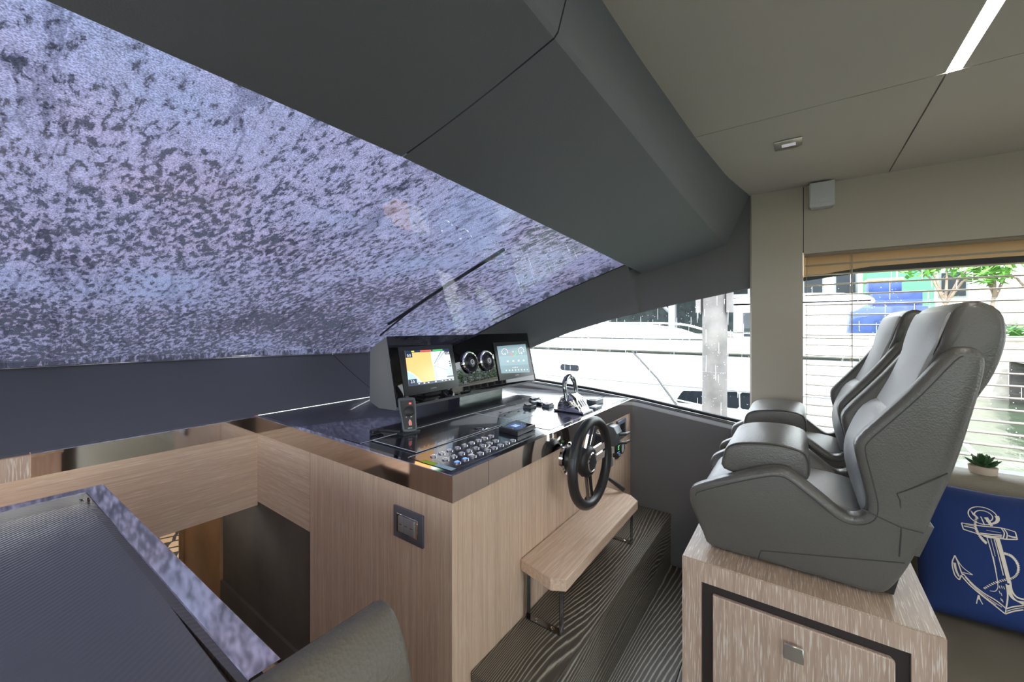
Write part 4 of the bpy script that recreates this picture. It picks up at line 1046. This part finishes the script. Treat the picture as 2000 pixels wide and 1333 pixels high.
# blue scatter cushion leaning on the sofa back, anchor print
cu = thing('anchor_cushion', (1.98, -0.57, 0.437), 'square blue cushion with a cream anchor print leaning on the sofa', 'cushion')
B0 = Vector((1.935, -0.565, 0.452)); CUP = Vector((0.235, 0, 0.372)).normalized(); CH = Vector((0, -1, 0))
CN = CH.cross(CUP).normalized()
if CN.x > 0: CN = -CN
HS = 0.222; CC = B0 + CUP * HS
def cush(a, b, side=1):
    """a, b in -1..1"""
    e = (max(0, 1 - a * a) * max(0, 1 - b * b))
    t = 0.070 * e ** 0.42
    k = 1 - 0.05 * (1 - abs(b)) * abs(a) ** 4; m = 1 - 0.05 * (1 - abs(a)) * abs(b) ** 4
    return CC + CH * (a * HS * 1.02 * k) + CUP * (b * HS * m) + CN * (t * side)
N = 28
g = [-1 + 2 * i / N for i in range(N + 1)]
bm = bmesh.new(); idx = {}
for side in (1, -1):
    for i, a in enumerate(g):
        for j, b in enumerate(g):
            rim_ = i in (0, N) or j in (0, N)
            if rim_ and (i, j, 1) in idx: idx[(i, j, side)] = idx[(i, j, 1)]; continue
            idx[(i, j, side)] = bm.verts.new(cush(a, b, side))
    for i in range(N):
        for j in range(N):
            q = [idx[(i, j, side)], idx[(i + 1, j, side)], idx[(i + 1, j + 1, side)], idx[(i, j + 1, side)]]
            bm.faces.new(q)
from_bm('cover', bm, 'cushion_blue', cu, smooth='all')
def cush_ab(px, py):
    p = onP(px, py, CC + CN * 0.062, CN) - CC
    return p.dot(CH) / (HS * 1.02), p.dot(CUP) / HS
def cz(x, y): return cush_ab(1800 + x / 3.51, 860 + y / 3.51)          # crop pixels of the print
def put(a, b, off=0.0012):
    a = max(-0.985, min(0.985, a)); b = max(-0.985, min(0.985, b))
    return cush(a, b) + CN * off
def stroke(bm, pts, w0, w1=None, per=5, smooth_=True, off=0.0012):
    P = [Vector(cz(*p)) for p in pts]
    if smooth_ and len(P) > 2: P = spline(P, per, False)
    else:
        Q = []
        for a, b in zip(P[:-1], P[1:]): Q += [a.lerp(b, k / 6) for k in range(6)]
        P = Q + [P[-1]]
    n = len(P); L_ = []
    for i, p in enumerate(P):
        d = (P[min(n - 1, i + 1)] - P[max(0, i - 1)])
        if d.length < 1e-9: d = Vector((1, 0))
        nn = Vector((-d.y, d.x)).normalized() * (lerp(w0, w0 if w1 is None else w1, i / (n - 1)) / 2)
        L_.append((bm.verts.new(put(*(p + nn), off)), bm.verts.new(put(*(p - nn), off))))
    for a, b in zip(L_[:-1], L_[1:]): bm.faces.new((a[0], b[0], b[1], a[1]))
pb = bmesh.new()
def W(k): return k * 0.0062
# ring at the head
ell = lambda cx_, cy_, rx, ry, t0, t1, n, rot=0.3: [(cx_ + rx * math.cos(t) * math.cos(rot) - ry * math.sin(t) * math.sin(rot), cy_ + rx * math.cos(t) * math.sin(rot) + ry * math.sin(t) * math.cos(rot)) for t in [lerp(t0, t1, i / n) for i in range(n + 1)]]
stroke(pb, ell(420, 518, 102, 60, 0.2, 6.2, 26), W(2.0), per=2)
stroke(pb, ell(425, 520, 64, 36, 2.6, 7.4, 16), W(2.0), per=2)
stroke(pb, ell(440, 525, 84, 47, -0.6, 1.2, 10), W(7.5), W(3), per=2)
for k in range(7): stroke(pb, [(338 + 6 * k, 480 + 6 * k), (352 + 6 * k, 512 + 5 * k)], W(0.9))
# shank head, stock
stroke(pb, [(405, 525), (430, 585)], W(2)); stroke(pb, [(440, 530), (478, 592)], W(7), W(5))
stroke(pb, [(273, 568), (400, 590), (545, 606), (638, 632)], W(2)); stroke(pb, [(285, 612), (400, 650), (545, 680), (650, 685)], W(2.4))
stroke(pb, [(273, 568), (285, 612)], W(2.0)); stroke(pb, [(638, 632), (651, 685)], W(2.0))
stroke(pb, [(540, 604), (562, 640), (552, 680)], W(2)); stroke(pb, [(560, 610), (582, 645), (576, 682)], W(2))
for y0, dx in ((640, 0), (652, 12), (662, 26)): stroke(pb, [(395 + dx, y0), (470, y0 + 10), (545, y0 + 16)], W(2.6))
stroke(pb, [(290, 590), (350, 604), (380, 612)], W(2.4)); stroke(pb, [(590, 660), (620, 668), (645, 672)], W(3.4)); stroke(pb, [(440, 620), (540, 640)], W(0.9)); stroke(pb, [(300, 582), (360, 592)], W(0.9))
# shank
stroke(pb, [(442, 665), (470, 760), (500, 880), (522, 990)], W(1.6)); stroke(pb, [(512, 672), (545, 790), (575, 900), (600, 985)], W(7.5), W(6.0))
stroke(pb, [(488, 665), (520, 790), (556, 930)], W(1.6)); stroke(pb, [(468, 670), (500, 800)], W(0.9)); stroke(pb, [(486, 800), (505, 890)], W(0.9))
# arms and crown
stroke(pb, [(272, 925), (330, 990), (410, 1060), (500, 1130), (588, 1200)], W(2.4)); stroke(pb, [(285, 915), (350, 985), (430, 1050), (520, 1105), (588, 1160)], W(2.2))
stroke(pb, [(300, 940), (380, 1020), (470, 1090), (560, 1150)], W(1.2)); stroke(pb, [(330, 975), (420, 1062), (520, 1135)], W(1.2))
stroke(pb, [(588, 1160), (588, 1200)], W(1.6)); stroke(pb, [(588, 1200), (640, 1180), (705, 1168)], W(2.4)); stroke(pb, [(588, 1162), (640, 1146), (705, 1138)], W(2.2)); stroke(pb, [(588, 1182), (640, 1164), (705, 1152)], W(1.4))
stroke(pb, [(578, 990), (592, 1070), (588, 1160)], W(2.4)); stroke(pb, [(605, 985), (620, 1040), (655, 1080), (705, 1096)], W(3.2))
for k in range(5): stroke(pb, [(586 + 3 * k, 995), (600 + 7 * k, 1060 + 4 * k), (640 + 10 * k, 1100 + 5 * k), (705, 1112 + 5 * k)], W(1.3))
# fluke
stroke(pb, [(228, 790), (212, 830), (214, 870), (232, 925), (262, 958)], W(2.2)); stroke(pb, [(228, 790), (250, 840), (272, 900), (284, 925)], W(2.2)); stroke(pb, [(232, 800), (280, 870), (350, 925)], W(1.6)); stroke(pb, [(350, 925), (300, 912), (278, 905)], W(1.6)); stroke(pb, [(262, 958), (275, 925)], W(2.2))
stroke(pb, [(226, 840), (238, 890), (260, 935)], W(4.5), W(3))
# rope
def rope(pts):
    P = spline([Vector(p) for p in pts], 5, False); n = len(P)
    for i in range(n - 1):
        d = (P[i + 1] - P[i]); q = Vector((-d.y, d.x)).normalized() * 9
        m = P[i].lerp(P[i + 1], 0.5)
        stroke(pb, [m - q * 0.9 - d * 0.35, m + q * 0.9 + d * 0.35], W(2.2))
rope([(380, 525), (365, 575), (378, 630), (410, 680), (440, 710)])
rope([(560, 780), (610, 800), (650, 850), (655, 905), (625, 945), (560, 962), (490, 985), (430, 1020)])
stroke(pb, [(395, 1065), (390, 1100), (388, 1125)], W(1.6)); stroke(pb, [(400, 1068), (412, 1100), (430, 1130)], W(1.6)); stroke(pb, [(398, 1066), (404, 1096)], W(3.2))
for x, y in ((530, 1000), (545, 1000), (560, 1005), (532, 1035), (545, 1050), (545, 1085), (556, 1095)): stroke(pb, [(x, y), (x + 8, y + 20)], W(1.2))
stroke(pb, [(470, 1035), (505, 1038), (522, 1015), (520, 990)], W(1.3))
from_bm('anchor_print', pb, 'print_cream', cu, recalc=False)

# ================================================================== BLIND, SPEAKER, LAMPS
bl = thing('venetian_blind', (2.525, -1.0, 0.84), 'tan slatted venetian blind hanging open in the aft side window', 'blind')
box('headrail', (2.503, 2.553, -2.4, -0.024, 1.774, 1.799), 'slat_tan', bl, 0.002, 1)
sl = None
for k in range(18):
    z = 1.729 - 0.0503 * k
    rows = []
    if sl is None:
        ps = [(2.503 + 0.046 * i / 6, 0.0035 * math.sin(PI * i / 6)) for i in range(7)]
        sl = prism('slat', [(a, b) for a, b in ps] + [(a, b - 0.0026) for a, b in reversed(ps)], 'y', -2.4, -0.024, 'slat_tan', bl)
        sl.location.z = z
    else:
        o = sl.copy(); C.objects.link(o); o.location.z = z
for y in (-0.032, -0.203, -0.95, -1.7):
    for x in (2.5015, 2.5505):
        tube('ladder_cord', [(x, y, 1.775), (x, y, 0.85)], 0.0011, 'slat_tan', bl, 5)
tube('lift_cord', [(2.500, -0.207, 1.775), (2.500, -0.207, 1.10)], 0.0018, 'slat_tan', bl, 6)

sk_ = thing('wall_speaker', (2.44, -0.087, 1.99), 'small white cube speaker mounted high on the beige header', 'speaker')
prism('cabinet', [(2.404, -0.137), (2.404, -0.041), (2.464, -0.047), (2.464, -0.131)], 'z', 1.992, 2.113, 'speaker_white', sk_, 0.006, 3)
box('grille', (2.4015, 2.4045, -0.132, -0.045, 2.010, 2.108), 'speaker_white', sk_, 0.001, 1)
text('maker_mark', 'BOSE', 0.0115, (2.4012, -0.092, 2.024), (0, -1, 0), (0, 0, 1), 'white_line', sk_)

dn = thing('recessed_downlight', (1.85, 0.033, ZC), 'rectangular chrome recessed light in the beige headliner', 'light')
prism('frame', [(1.808, -0.010), (1.884, -0.010), (1.896, 0.002), (1.896, 0.077), (1.808, 0.077)], 'z', ZC - 0.006, ZC - 0.0001, 'steel_satin', dn, 0.0015, 2)
emit('lens_pale', (0.75, 0.72, 0.78), 0.35)
box('lens', (1.838, 1.868, 0.010, 0.054, ZC - 0.0066, ZC - 0.006), 'lens_pale', dn)
def strip(y0, y1, x0, x1, label):
    t = thing('ceiling_light_strip', ((x0 + x1) / 2, (y0 + y1) / 2, ZC), label, 'light')
    box('housing', (x0, x1, y0 + 0.0005, y1 - 0.0005, ZC + 0.004, ZC + 0.0115), 'gap_black', t)
    box('diffuser', (x0, x1 - 0.002, y0 + 0.001, y1 - 0.001, ZC + 0.0015, ZC + 0.004), 'led', t)
strip(SY0, SY1, -2.3, 1.6, 'long bright light strip set flush in the headliner')
strip(-1.728, -1.702, -2.3, 1.6, 'long light strip in the headliner farther aft')

# ================================================================== GALLEY COUNTER AND LOUNGE SEAT IN FRONT
ct = thing('galley_counter', (-0.3, 1.2, 0), 'ribbed dark counter with polished steel rim beside the stairs', 'counter')
CX0, CX1, CY0, CY1, CZ = -0.95, 0.268, 0.632, 1.790, 0.92
box('body', (CX0 + 0.02, CX1 - 0.006, CY0 + 0.01, CY1 - 0.006, 0.0, 0.870), 'oak_vertical', ct)
bm = bmesh.new()
sec = [(0.0, 0.868), (0.0, 0.9185), (0.0015, 0.92), (0.0435, 0.92), (0.045, 0.9185), (0.045, 0.885)]
R_ = []
for d, z in sec: R_.append([bm.verts.new(p) for p in ((CX0, CY1 - d, z), (CX1 - d, CY1 - d, z), (CX1 - d + 0.016, CY0, z))])
for a, b in zip(R_[:-1], R_[1:]):
    for i in range(2): bm.faces.new((a[i], a[i + 1], b[i + 1], b[i]))
from_bm('steel_rim', bm, 'steel_trim', ct)
box('ribbed_top', (CX0, CX1 - 0.034, CY0, CY1 - 0.045, 0.871, 0.889), 'ribbed_top', ct)
for x, y in ((0.2145, 1.736),): lathe('rim_screw', [(0.004, 0), (0.004, 0.010), (0, 0.010)], (x, y, 0.889), (0, 0, 1), 'chrome', ct, 10)
lg_ = thing('lounge_chair', (-0.25, 0.3, 0), 'olive grey leather lounge seat with rounded back, in the near corner', 'chair')
prism('backrest', spline([(0.622, 0.440), (0.624, 0.70), (0.624, 0.900), (0.618, 0.924), (0.600, 0.932), (0.575, 0.925), (0.548, 0.893), (0.528, 0.840), (0.518, 0.760), (0.512, 0.60), (0.51, 0.44), (0.56, 0.44)], 3), 'x', -0.95, 0.448, 'lounge_leather', lg_, 0.012, 4)
box('seat_cushion', (-0.95, 0.44, 0.03, 0.515, 0.27, 0.44), 'lounge_leather', lg_, 0.03, 3)
box('base', (-0.95, 0.42, 0.06, 0.615, 0.0, 0.268), 'oak_vertical', lg_)

# ================================================================== OUTSIDE: canal, neighbour yacht, far bank
plain('gelcoat', (0.86, 0.87, 0.88), 0.25)
plain('hull_line', (0.02, 0.022, 0.025), 0.4)
plain('hull_glass', (0.018, 0.022, 0.028), 0.25, spec=0.12)
plain('pile_wood', (0.115, 0.108, 0.105), 0.9, bump=0.8, bscale=30, vary=0.35)
plain('concrete', (0.42, 0.39, 0.34), 0.9, bump=0.5, bscale=20, vary=0.25)
plain('dock_dark', (0.06, 0.055, 0.05), 0.9, vary=0.3)
plain('lawn', (0.10, 0.20, 0.04), 0.95, vary=0.4, bump=0.6, bscale=40)
plain('leaf_green', (0.12, 0.30, 0.05), 0.5, vary=0.5)
plain('hedge_green', (0.06, 0.17, 0.03), 0.6, vary=0.5)
plain('bark', (0.22, 0.16, 0.12), 0.9, vary=0.3)
plain('house_white', (0.80, 0.78, 0.74), 0.8)
plain('shutter_green', (0.05, 0.24, 0.11), 0.6)
plain('tarp_blue', (0.022, 0.05, 0.19), 0.6, vary=0.3, bump=0.5, bscale=8)
plain('tan_edge', (0.62, 0.42, 0.16), 0.7)
plain('shed_dark', (0.045, 0.06, 0.06), 0.8, vary=0.4)
plain('shed_grey', (0.15, 0.16, 0.17), 0.6)
plain('white_paint', (0.82, 0.82, 0.82), 0.5)
def water_mat():
    m, t, p = newmat('canal_water')
    p.inputs['Base Color'].default_value = (0.036, 0.052, 0.032, 1); p.inputs['Roughness'].default_value = 0.10; p.inputs['Specular IOR Level'].default_value = 0.45
    mp = coords(t, (0.8, 1.6, 1)); n = nd(t, 'ShaderNodeTexNoise', Scale=2.2, Detail=4.0); lk(t, mp, 0, n, 0)
    b = nd(t, 'ShaderNodeBump', Strength=0.35, Distance=0.05); lk(t, n, 0, b, 'Height'); lk(t, b, 0, p, 'Normal')
water_mat()
ZWAT = -0.50
bm = bmesh.new()
for x0, x1, y0, y1 in ((2.75, 16.2, -60, 60), (-60, -2.75, -60, 60), (-2.75, 2.75, -60, -5.2), (-2.75, 2.75, 9, 60)):
    bm.faces.new([bm.verts.new(p) for p in ((x0, y0, ZWAT), (x1, y0, ZWAT), (x1, y1, ZWAT), (x0, y1, ZWAT))])
struct(from_bm('water', bm, 'canal_water'))
ZL = 1.0
sw_ = struct(thing('ground_bank', (16, 0, ZL), 'far canal bank', 'bank')); del sw_['category']
box('seawall', (16.0, 16.5, -60, 60, -1.0, ZL + 0.06), 'concrete', sw_)
box('seawall_cap', (15.85, 16.6, -60, 60, ZL + 0.06, ZL + 0.16), 'concrete', sw_)
box('lawn', (16.5, 90, -60, 60, -1.0, ZL), 'lawn', sw_)
box('left_bank', (-90, -30, -60, 60, -1.0, ZL), 'lawn', sw_)

# ---- neighbouring yacht
ya_ = thing('neighbour_yacht', (8.5, 2, ZWAT), 'large white motor yacht moored alongside, beyond the side windows', 'yacht')
def hx(y): return 7.0 + (max(0, y - 5) / 6) ** 2 * 2.2 + (max(0, -0.2 - y)) ** 2 * 0.12
YS_ = [-1.2 + 0.4 * i for i in range(32)]
BUL = [(-4, 1.20), (0.9, 1.20), (1.28, 1.24), (1.55, 1.36), (1.8, 1.435), (2.2, 1.455), (6, 1.47), (12, 1.6)]
def hull_row(z, dx): return [Vector((hx(y) + dx, y, z)) for y in YS_]
grid('hull', [hull_row(-0.9, 0.55), hull_row(-0.5, 0.38), hull_row(0.0, 0.20), hull_row(0.42, 0.06), hull_row(0.425, 0.03), hull_row(0.99, 0.0)], 'gelcoat', ya_)
grid('topside', [hull_row(1.02, 0.0), hull_row(1.2, 0.03), [Vector((hx(y) + 0.06, y, f1(BUL, y))) for y in YS_], [Vector((hx(y) + 0.16, y, f1(BUL, y))) for y in YS_], [Vector((hx(y) + 0.18, y, 1.10)) for y in YS_], [Vector((hx(y) + 4.0, y, 1.15)) for y in YS_]], 'gelcoat', ya_, smooth=40)
tube('rub_rail', [Vector((hx(y) - 0.02, y, 1.005)) for y in YS_], 0.028, 'steel_satin', ya_, 8)
tube('rub_rail_line', [Vector((hx(y) - 0.012, y, 0.965)) for y in YS_], 0.014, 'hull_line', ya_, 6)
tube('deck_line', [Vector((hx(y) + 0.02, y, 1.205)) for y in YS_ if y > 0.8], 0.011, 'hull_line', ya_, 6)
tube('knuckle_line', [Vector((hx(y) + 0.028, y, 0.425)) for y in YS_], 0.006, 'shed_grey', ya_, 6)
grid('transom', [[Vector((hx(-1.2) + d, -1.2, z)) for z, d in ((-0.9, 0.55), (-0.5, 0.38), (0.42, 0.05), (1.2, 0.03))], [Vector((11.2, -1.2, z)) for z in (-0.9, -0.5, 0.42, 1.2)]], 'gelcoat', ya_)
def hull_pane(name, y0, y1, z0, z1, cut=0.05, slant=0.0, rise=0.0):
    off = lambda z: (0.06 + (0.42 - z) * 0.32) if z < 0.42 else 0.03 * (0.99 - z) / 0.57
    pts = [(y0 + cut * 0.5, z0), (y1 - cut * 0.5, z0), (y1, z0 + cut * 0.5), (y1 - slant, z1 - cut * 0.6), (y1 - slant - cut * 0.6, z1), (y0 + cut * 0.5, z1 + rise), (y0, z1 + rise - cut * 0.5), (y0, z0 + cut * 0.5)]
    bm = bmesh.new(); a = [bm.verts.new(Vector((hx(y) + off(z) - 0.012, y, z))) for y, z in pts]; b = [bm.verts.new(v.co + Vector((0.02, 0, 0))) for v in a]
    bm.faces.new(a)
    for i in range(8): bm.faces.new((a[i], a[(i + 1) % 8], b[(i + 1) % 8], b[i]))
    return from_bm(name, bm, 'hull_glass', ya_)
hull_pane('porthole', 3.46, 3.86, 0.550, 0.672, 0.06)
hull_pane('hull_window', 0.76, 1.70, 0.13, 0.345, 0.06, 0.10, 0.055)
hull_pane('hull_window', 0.30, 0.74, 0.13, 0.40, 0.05)
# cabin with dark panes and an overhanging hardtop
box('cabin', (8.05, 10.6, 0.06, 0.95, 1.10, 1.72), 'gelcoat', ya_, 0.06, 3)
for y0, y1 in ((0.12, 0.38), (0.42, 0.80)): box('cabin_window', (8.035, 8.06, y0, y1, 1.24, 1.66), 'hull_glass', ya_, 0.01, 1)
prism('hardtop', spline([(-0.80, 1.74), (-0.3, 1.71), (0.9, 1.72), (1.22, 1.77), (1.05, 1.86), (0.4, 1.92), (-0.3, 1.93), (-0.75, 1.88), (-0.88, 1.80)], 3), 'x', 7.6, 11.0, 'gelcoat', ya_, 0.05, 3)
tube('hand_rail', spline([(7.1, 5.5, 1.49), (7.1, 3.5, 1.485), (7.1, 2.2, 1.48), (7.12, 1.6, 1.455), (7.15, 1.2, 1.36), (7.15, 0.7, 1.32), (7.15, -1.1, 1.31)], 5, False), 0.016, 'chrome', ya_, 8)
for y in (4.4, 3.05, 1.95): tube('stanchion', [(7.06, y, 1.20), (7.06, y, 1.46)], 0.010, 'steel_satin', ya_, 6)
tube('mooring_line', [(6.98, 2.42, 1.0), (6.9, 1.95, 0.55), (6.75, 1.50, 0.02), (6.6, 1.2, -0.45)], 0.017, 'hull_line', ya_, 6)
tube('white_line', [(6.94, 1.75, 0.22), (6.9, 0.9, 0.12), (6.9, 0.1, 0.06), (6.9, -1.1, 0.05)], 0.013, 'white_paint', ya_, 6)
tag(box('fender_cover', (7.06, 7.16, 3.46, 3.62, 1.50, 1.56), 'tarp_blue', None, 0.02, 2), 'small blue and white cleat cover on the neighbour yacht rail', 'cover')

# ---- mooring pile
pile = thing('mooring_pile', (5.8, 0.90, ZWAT), 'weathered grey wooden mooring pile between the two boats', 'pile')
rows = []
for j in range(22):
    z = -1.0 + j * 0.2
    rows.append([Vector((5.8 + (0.150 + 0.008 * noise.noise(Vector((math.cos(a) * 2, math.sin(a) * 2, z * 0.8)))) * math.cos(a) + 0.012 * math.sin(z), 0.90 + (0.150 + 0.008 * noise.noise(Vector((math.cos(a) * 2, math.sin(a) * 2, z * 0.8)))) * math.sin(a), z)) for a in [2 * PI * k / 24 for k in range(25)]])
grid('post', rows, 'pile_wood', pile)
for y, z in ((0.72, 1.95), (1.08, 1.95)): box('cleat_board', (5.70, 5.90, y - 0.03, y + 0.03, z - 0.35, z + 0.25), 'pile_wood', pile)

# ---- open boat shed beyond the foredeck
sh = thing('boat_shed', (15, 4, ZL), 'dark open boat shed with grey roof struts beyond the yacht foredeck', 'shed')
box('back_wall', (17.6, 17.8, 0.4, 9.0, ZL, 4.0), 'shed_dark', sh)
box('roof', (13.2, 18.0, 0.2, 9.2, 3.1, 3.25), 'shed_dark', sh)
for y in (1.0, 3.2, 5.4, 7.6): box('post', (13.3, 13.5, y, y + 0.2, -0.6, 3.1), 'shed_grey', sh)
for y in (1.2, 3.4, 5.6):
    tube('strut', [(13.4, y, 1.9), (13.4, y + 1.1, 3.05)], 0.06, 'shed_grey', sh, 6); tube('strut', [(13.4, y + 2.0, 2.4), (13.4, y + 1.3, 3.05)], 0.05, 'shed_grey', sh, 6)
box('beam', (13.32, 13.46, 0.6, 8.8, 2.25, 2.36), 'shed_grey', sh)

# ---- houses and yard on the far bank
hs1 = thing('white_house', (27, -4, ZL), 'white house front behind the yard on the far bank', 'house')
box('wall', (26.0, 32.0, -16.0, 0.6, ZL, 7.5), 'house_white', hs1)
for y, z in ((-0.6, 3.4), (-1.9, 3.4), (-5.6, 3.2), (-8.2, 3.2), (-10.8, 3.2)):
    wn = box('window', (25.95, 26.05, y - 0.45, y + 0.45, z - 0.5, z + 0.7), 'shed_grey', hs1); box('pane', (25.93, 25.96, y - 0.37, y + 0.37, z - 0.42, z + 0.62), 'hull_glass', wn)
box('green_wall', (24.6, 26.0, -4.75, -2.55, ZL, 4.25), 'shutter_green', hs1)
tp = thing('tarpaulin_boat', (19.5, -2.6, ZL), 'stepped blue tarpaulin over a stored boat on the far bank', 'tarpaulin')
prism('lower_tier', [(-3.62, ZL), (-1.50, ZL), (-1.58, 1.95), (-1.85, 2.12), (-3.52, 2.12)], 'x', 19.0, 20.6, 'tarp_blue', tp, 0.05, 2)
box('middle_tier', (19.3, 20.5, -3.45, -2.15, 2.10, 2.66), 'tarp_blue', tp, 0.05, 2)
box('upper_tier', (19.4, 20.4, -2.95, -2.05, 2.64, 3.05), 'tarp_blue', tp, 0.05, 2)
box('tan_canopy', (19.35, 20.45, -3.0, -2.0, 3.05, 3.15), 'tan_edge', tp, 0.03, 2)
lt_ = thing('lattice_panel', (20, -1.3, ZL), 'white garden lattice panel beside the blue tarpaulin', 'lattice')
for k in range(7): box('slat', (20.0, 20.03, -1.43 + 0.105 * k, -1.38 + 0.105 * k, ZL, 2.2), 'white_paint', lt_)
for k in range(11): box('slat', (20.03, 20.06, -1.44, -0.74, ZL + 0.08 + 0.11 * k, ZL + 0.14 + 0.11 * k), 'white_paint', lt_)
fe = thing('picket_fence', (21, -7, ZL), 'white picket fence among the shrubs on the far bank', 'fence')
for k in range(44): box('picket', (20.0, 20.04, -5.2 - 0.13 * k, -5.12 - 0.13 * k, ZL, 2.25), 'white_paint', fe)
for z in (1.3, 2.0): box('fence_rail', (20.04, 20.08, -11.0, -5.0, z, z + 0.08), 'white_paint', fe)
def foliage(centres, n, size, mat, parent, seed):
    rnd = random.Random(seed); bm = bmesh.new()
    for c, r in centres:
        for _ in range(n):
            while True:
                q = Vector((rnd.uniform(-1, 1), rnd.uniform(-1, 1), rnd.uniform(-1, 1)))
                if q.length < 1: break
            p = Vector(c) + Vector((q.x * r[0], q.y * r[1], q.z * r[2]))
            a = Vector((rnd.uniform(-1, 1), rnd.uniform(-1, 1), rnd.uniform(-0.7, 0.4))).normalized() * size * rnd.uniform(0.7, 1.3)
            b = a.cross(Vector((rnd.uniform(-1, 1), rnd.uniform(-1, 1), 1))).normalized() * a.length * 0.28
            bm.faces.new([bm.verts.new(v) for v in (p - a, p + b, p + a, p - b)])
    o = from_bm('foliage', bm, mat, parent, recalc=False); o['kind'] = 'stuff'
    return o
def tree(x, y, h, label, seed, spread=0.9):
    rnd = random.Random(seed)
    t = thing('yard_tree', (x, y, ZL), label, 'tree', 'slender trees in the yard on the far bank')
    cs = []
    tube('trunk', [(x, y, ZL), (x + 0.05, y + 0.08, ZL + h * 0.3), (x, y + 0.02, ZL + h * 0.5)], [0.07, 0.055, 0.045], 'bark', t, 7)
    for k in range(5):
        a = 2 * PI * k / 5 + rnd.uniform(-0.4, 0.4); e = Vector((x + math.cos(a) * spread * rnd.uniform(0.4, 1), y + math.sin(a) * spread * rnd.uniform(0.6, 1.1), ZL + h * rnd.uniform(0.72, 1.0)))
        tube('branch', [(x, y + 0.02, ZL + h * 0.42), Vector((x, y, ZL + h * 0.6)).lerp(e, 0.45), e], [0.04, 0.03, 0.012], 'bark', t, 6)
        cs.append((e, (0.45, 0.5, 0.32)))
    foliage(cs, 70, 0.20, 'leaf_green', t, seed)
tree(17.6, -3.65, 2.6, 'slender branching tree standing beside the blue tarpaulin', 3)
tree(18.0, -4.75, 3.0, 'slender branching tree between the two other yard trees', 5)
tree(17.4, -5.35, 2.7, 'slender branching tree nearest the picket fence', 9)
sh_ = thing('yard_shrub', (16.9, -6, ZL), 'low green shrubs along the top of the seawall', 'shrub'); 
foliage([((17.1, -4.6 - 0.7 * k, ZL + 0.25), (0.5, 0.6, 0.35)) for k in range(14)], 150, 0.14, 'hedge_green', sh_, 31)
hg = thing('garden_hedge', (14.5, -10, ZL), 'dense tall green hedge farther along the far bank', 'hedge')
foliage([((17.8 + 0.5 * (k % 2), -8.5 - 0.9 * k, ZL + 1.2), (1.0, 1.0, 1.5)) for k in range(16)], 420, 0.17, 'hedge_green', hg, 41)
foliage([((18.4 + 0.5 * (k % 2), -9.5 - 1.8 * k, ZL + 3.2), (1.5, 1.6, 1.5)) for k in range(7)], 420, 0.22, 'leaf_green', hg, 43)
pr = thing('deck_rail', (3.2, -0.9, ZWAT), 'slanting white metal rail outside the blind', 'rail')
tube('tube', [onX(1880, 862, 3.0), onX(1965, 950, 2.9)], 0.011, 'white_paint', pr, 8)
for k, py in enumerate((728, 742)):
    pass
dk = thing('far_dock', (15.6, -8, ZWAT), 'low dark timber dock against the seawall', 'dock')
box('deck', (14.4, 15.8, -14.0, -4.4, 0.52, 0.64), 'concrete', dk)
for k in range(8): box('pile', (14.5, 14.75, -4.7 - 1.2 * k, -4.45 - 1.2 * k, -1.0, 0.52), 'dock_dark', dk)
box('skirt', (15.75, 15.83, -14.0, -4.4, -0.8, 0.52), 'dock_dark', dk)
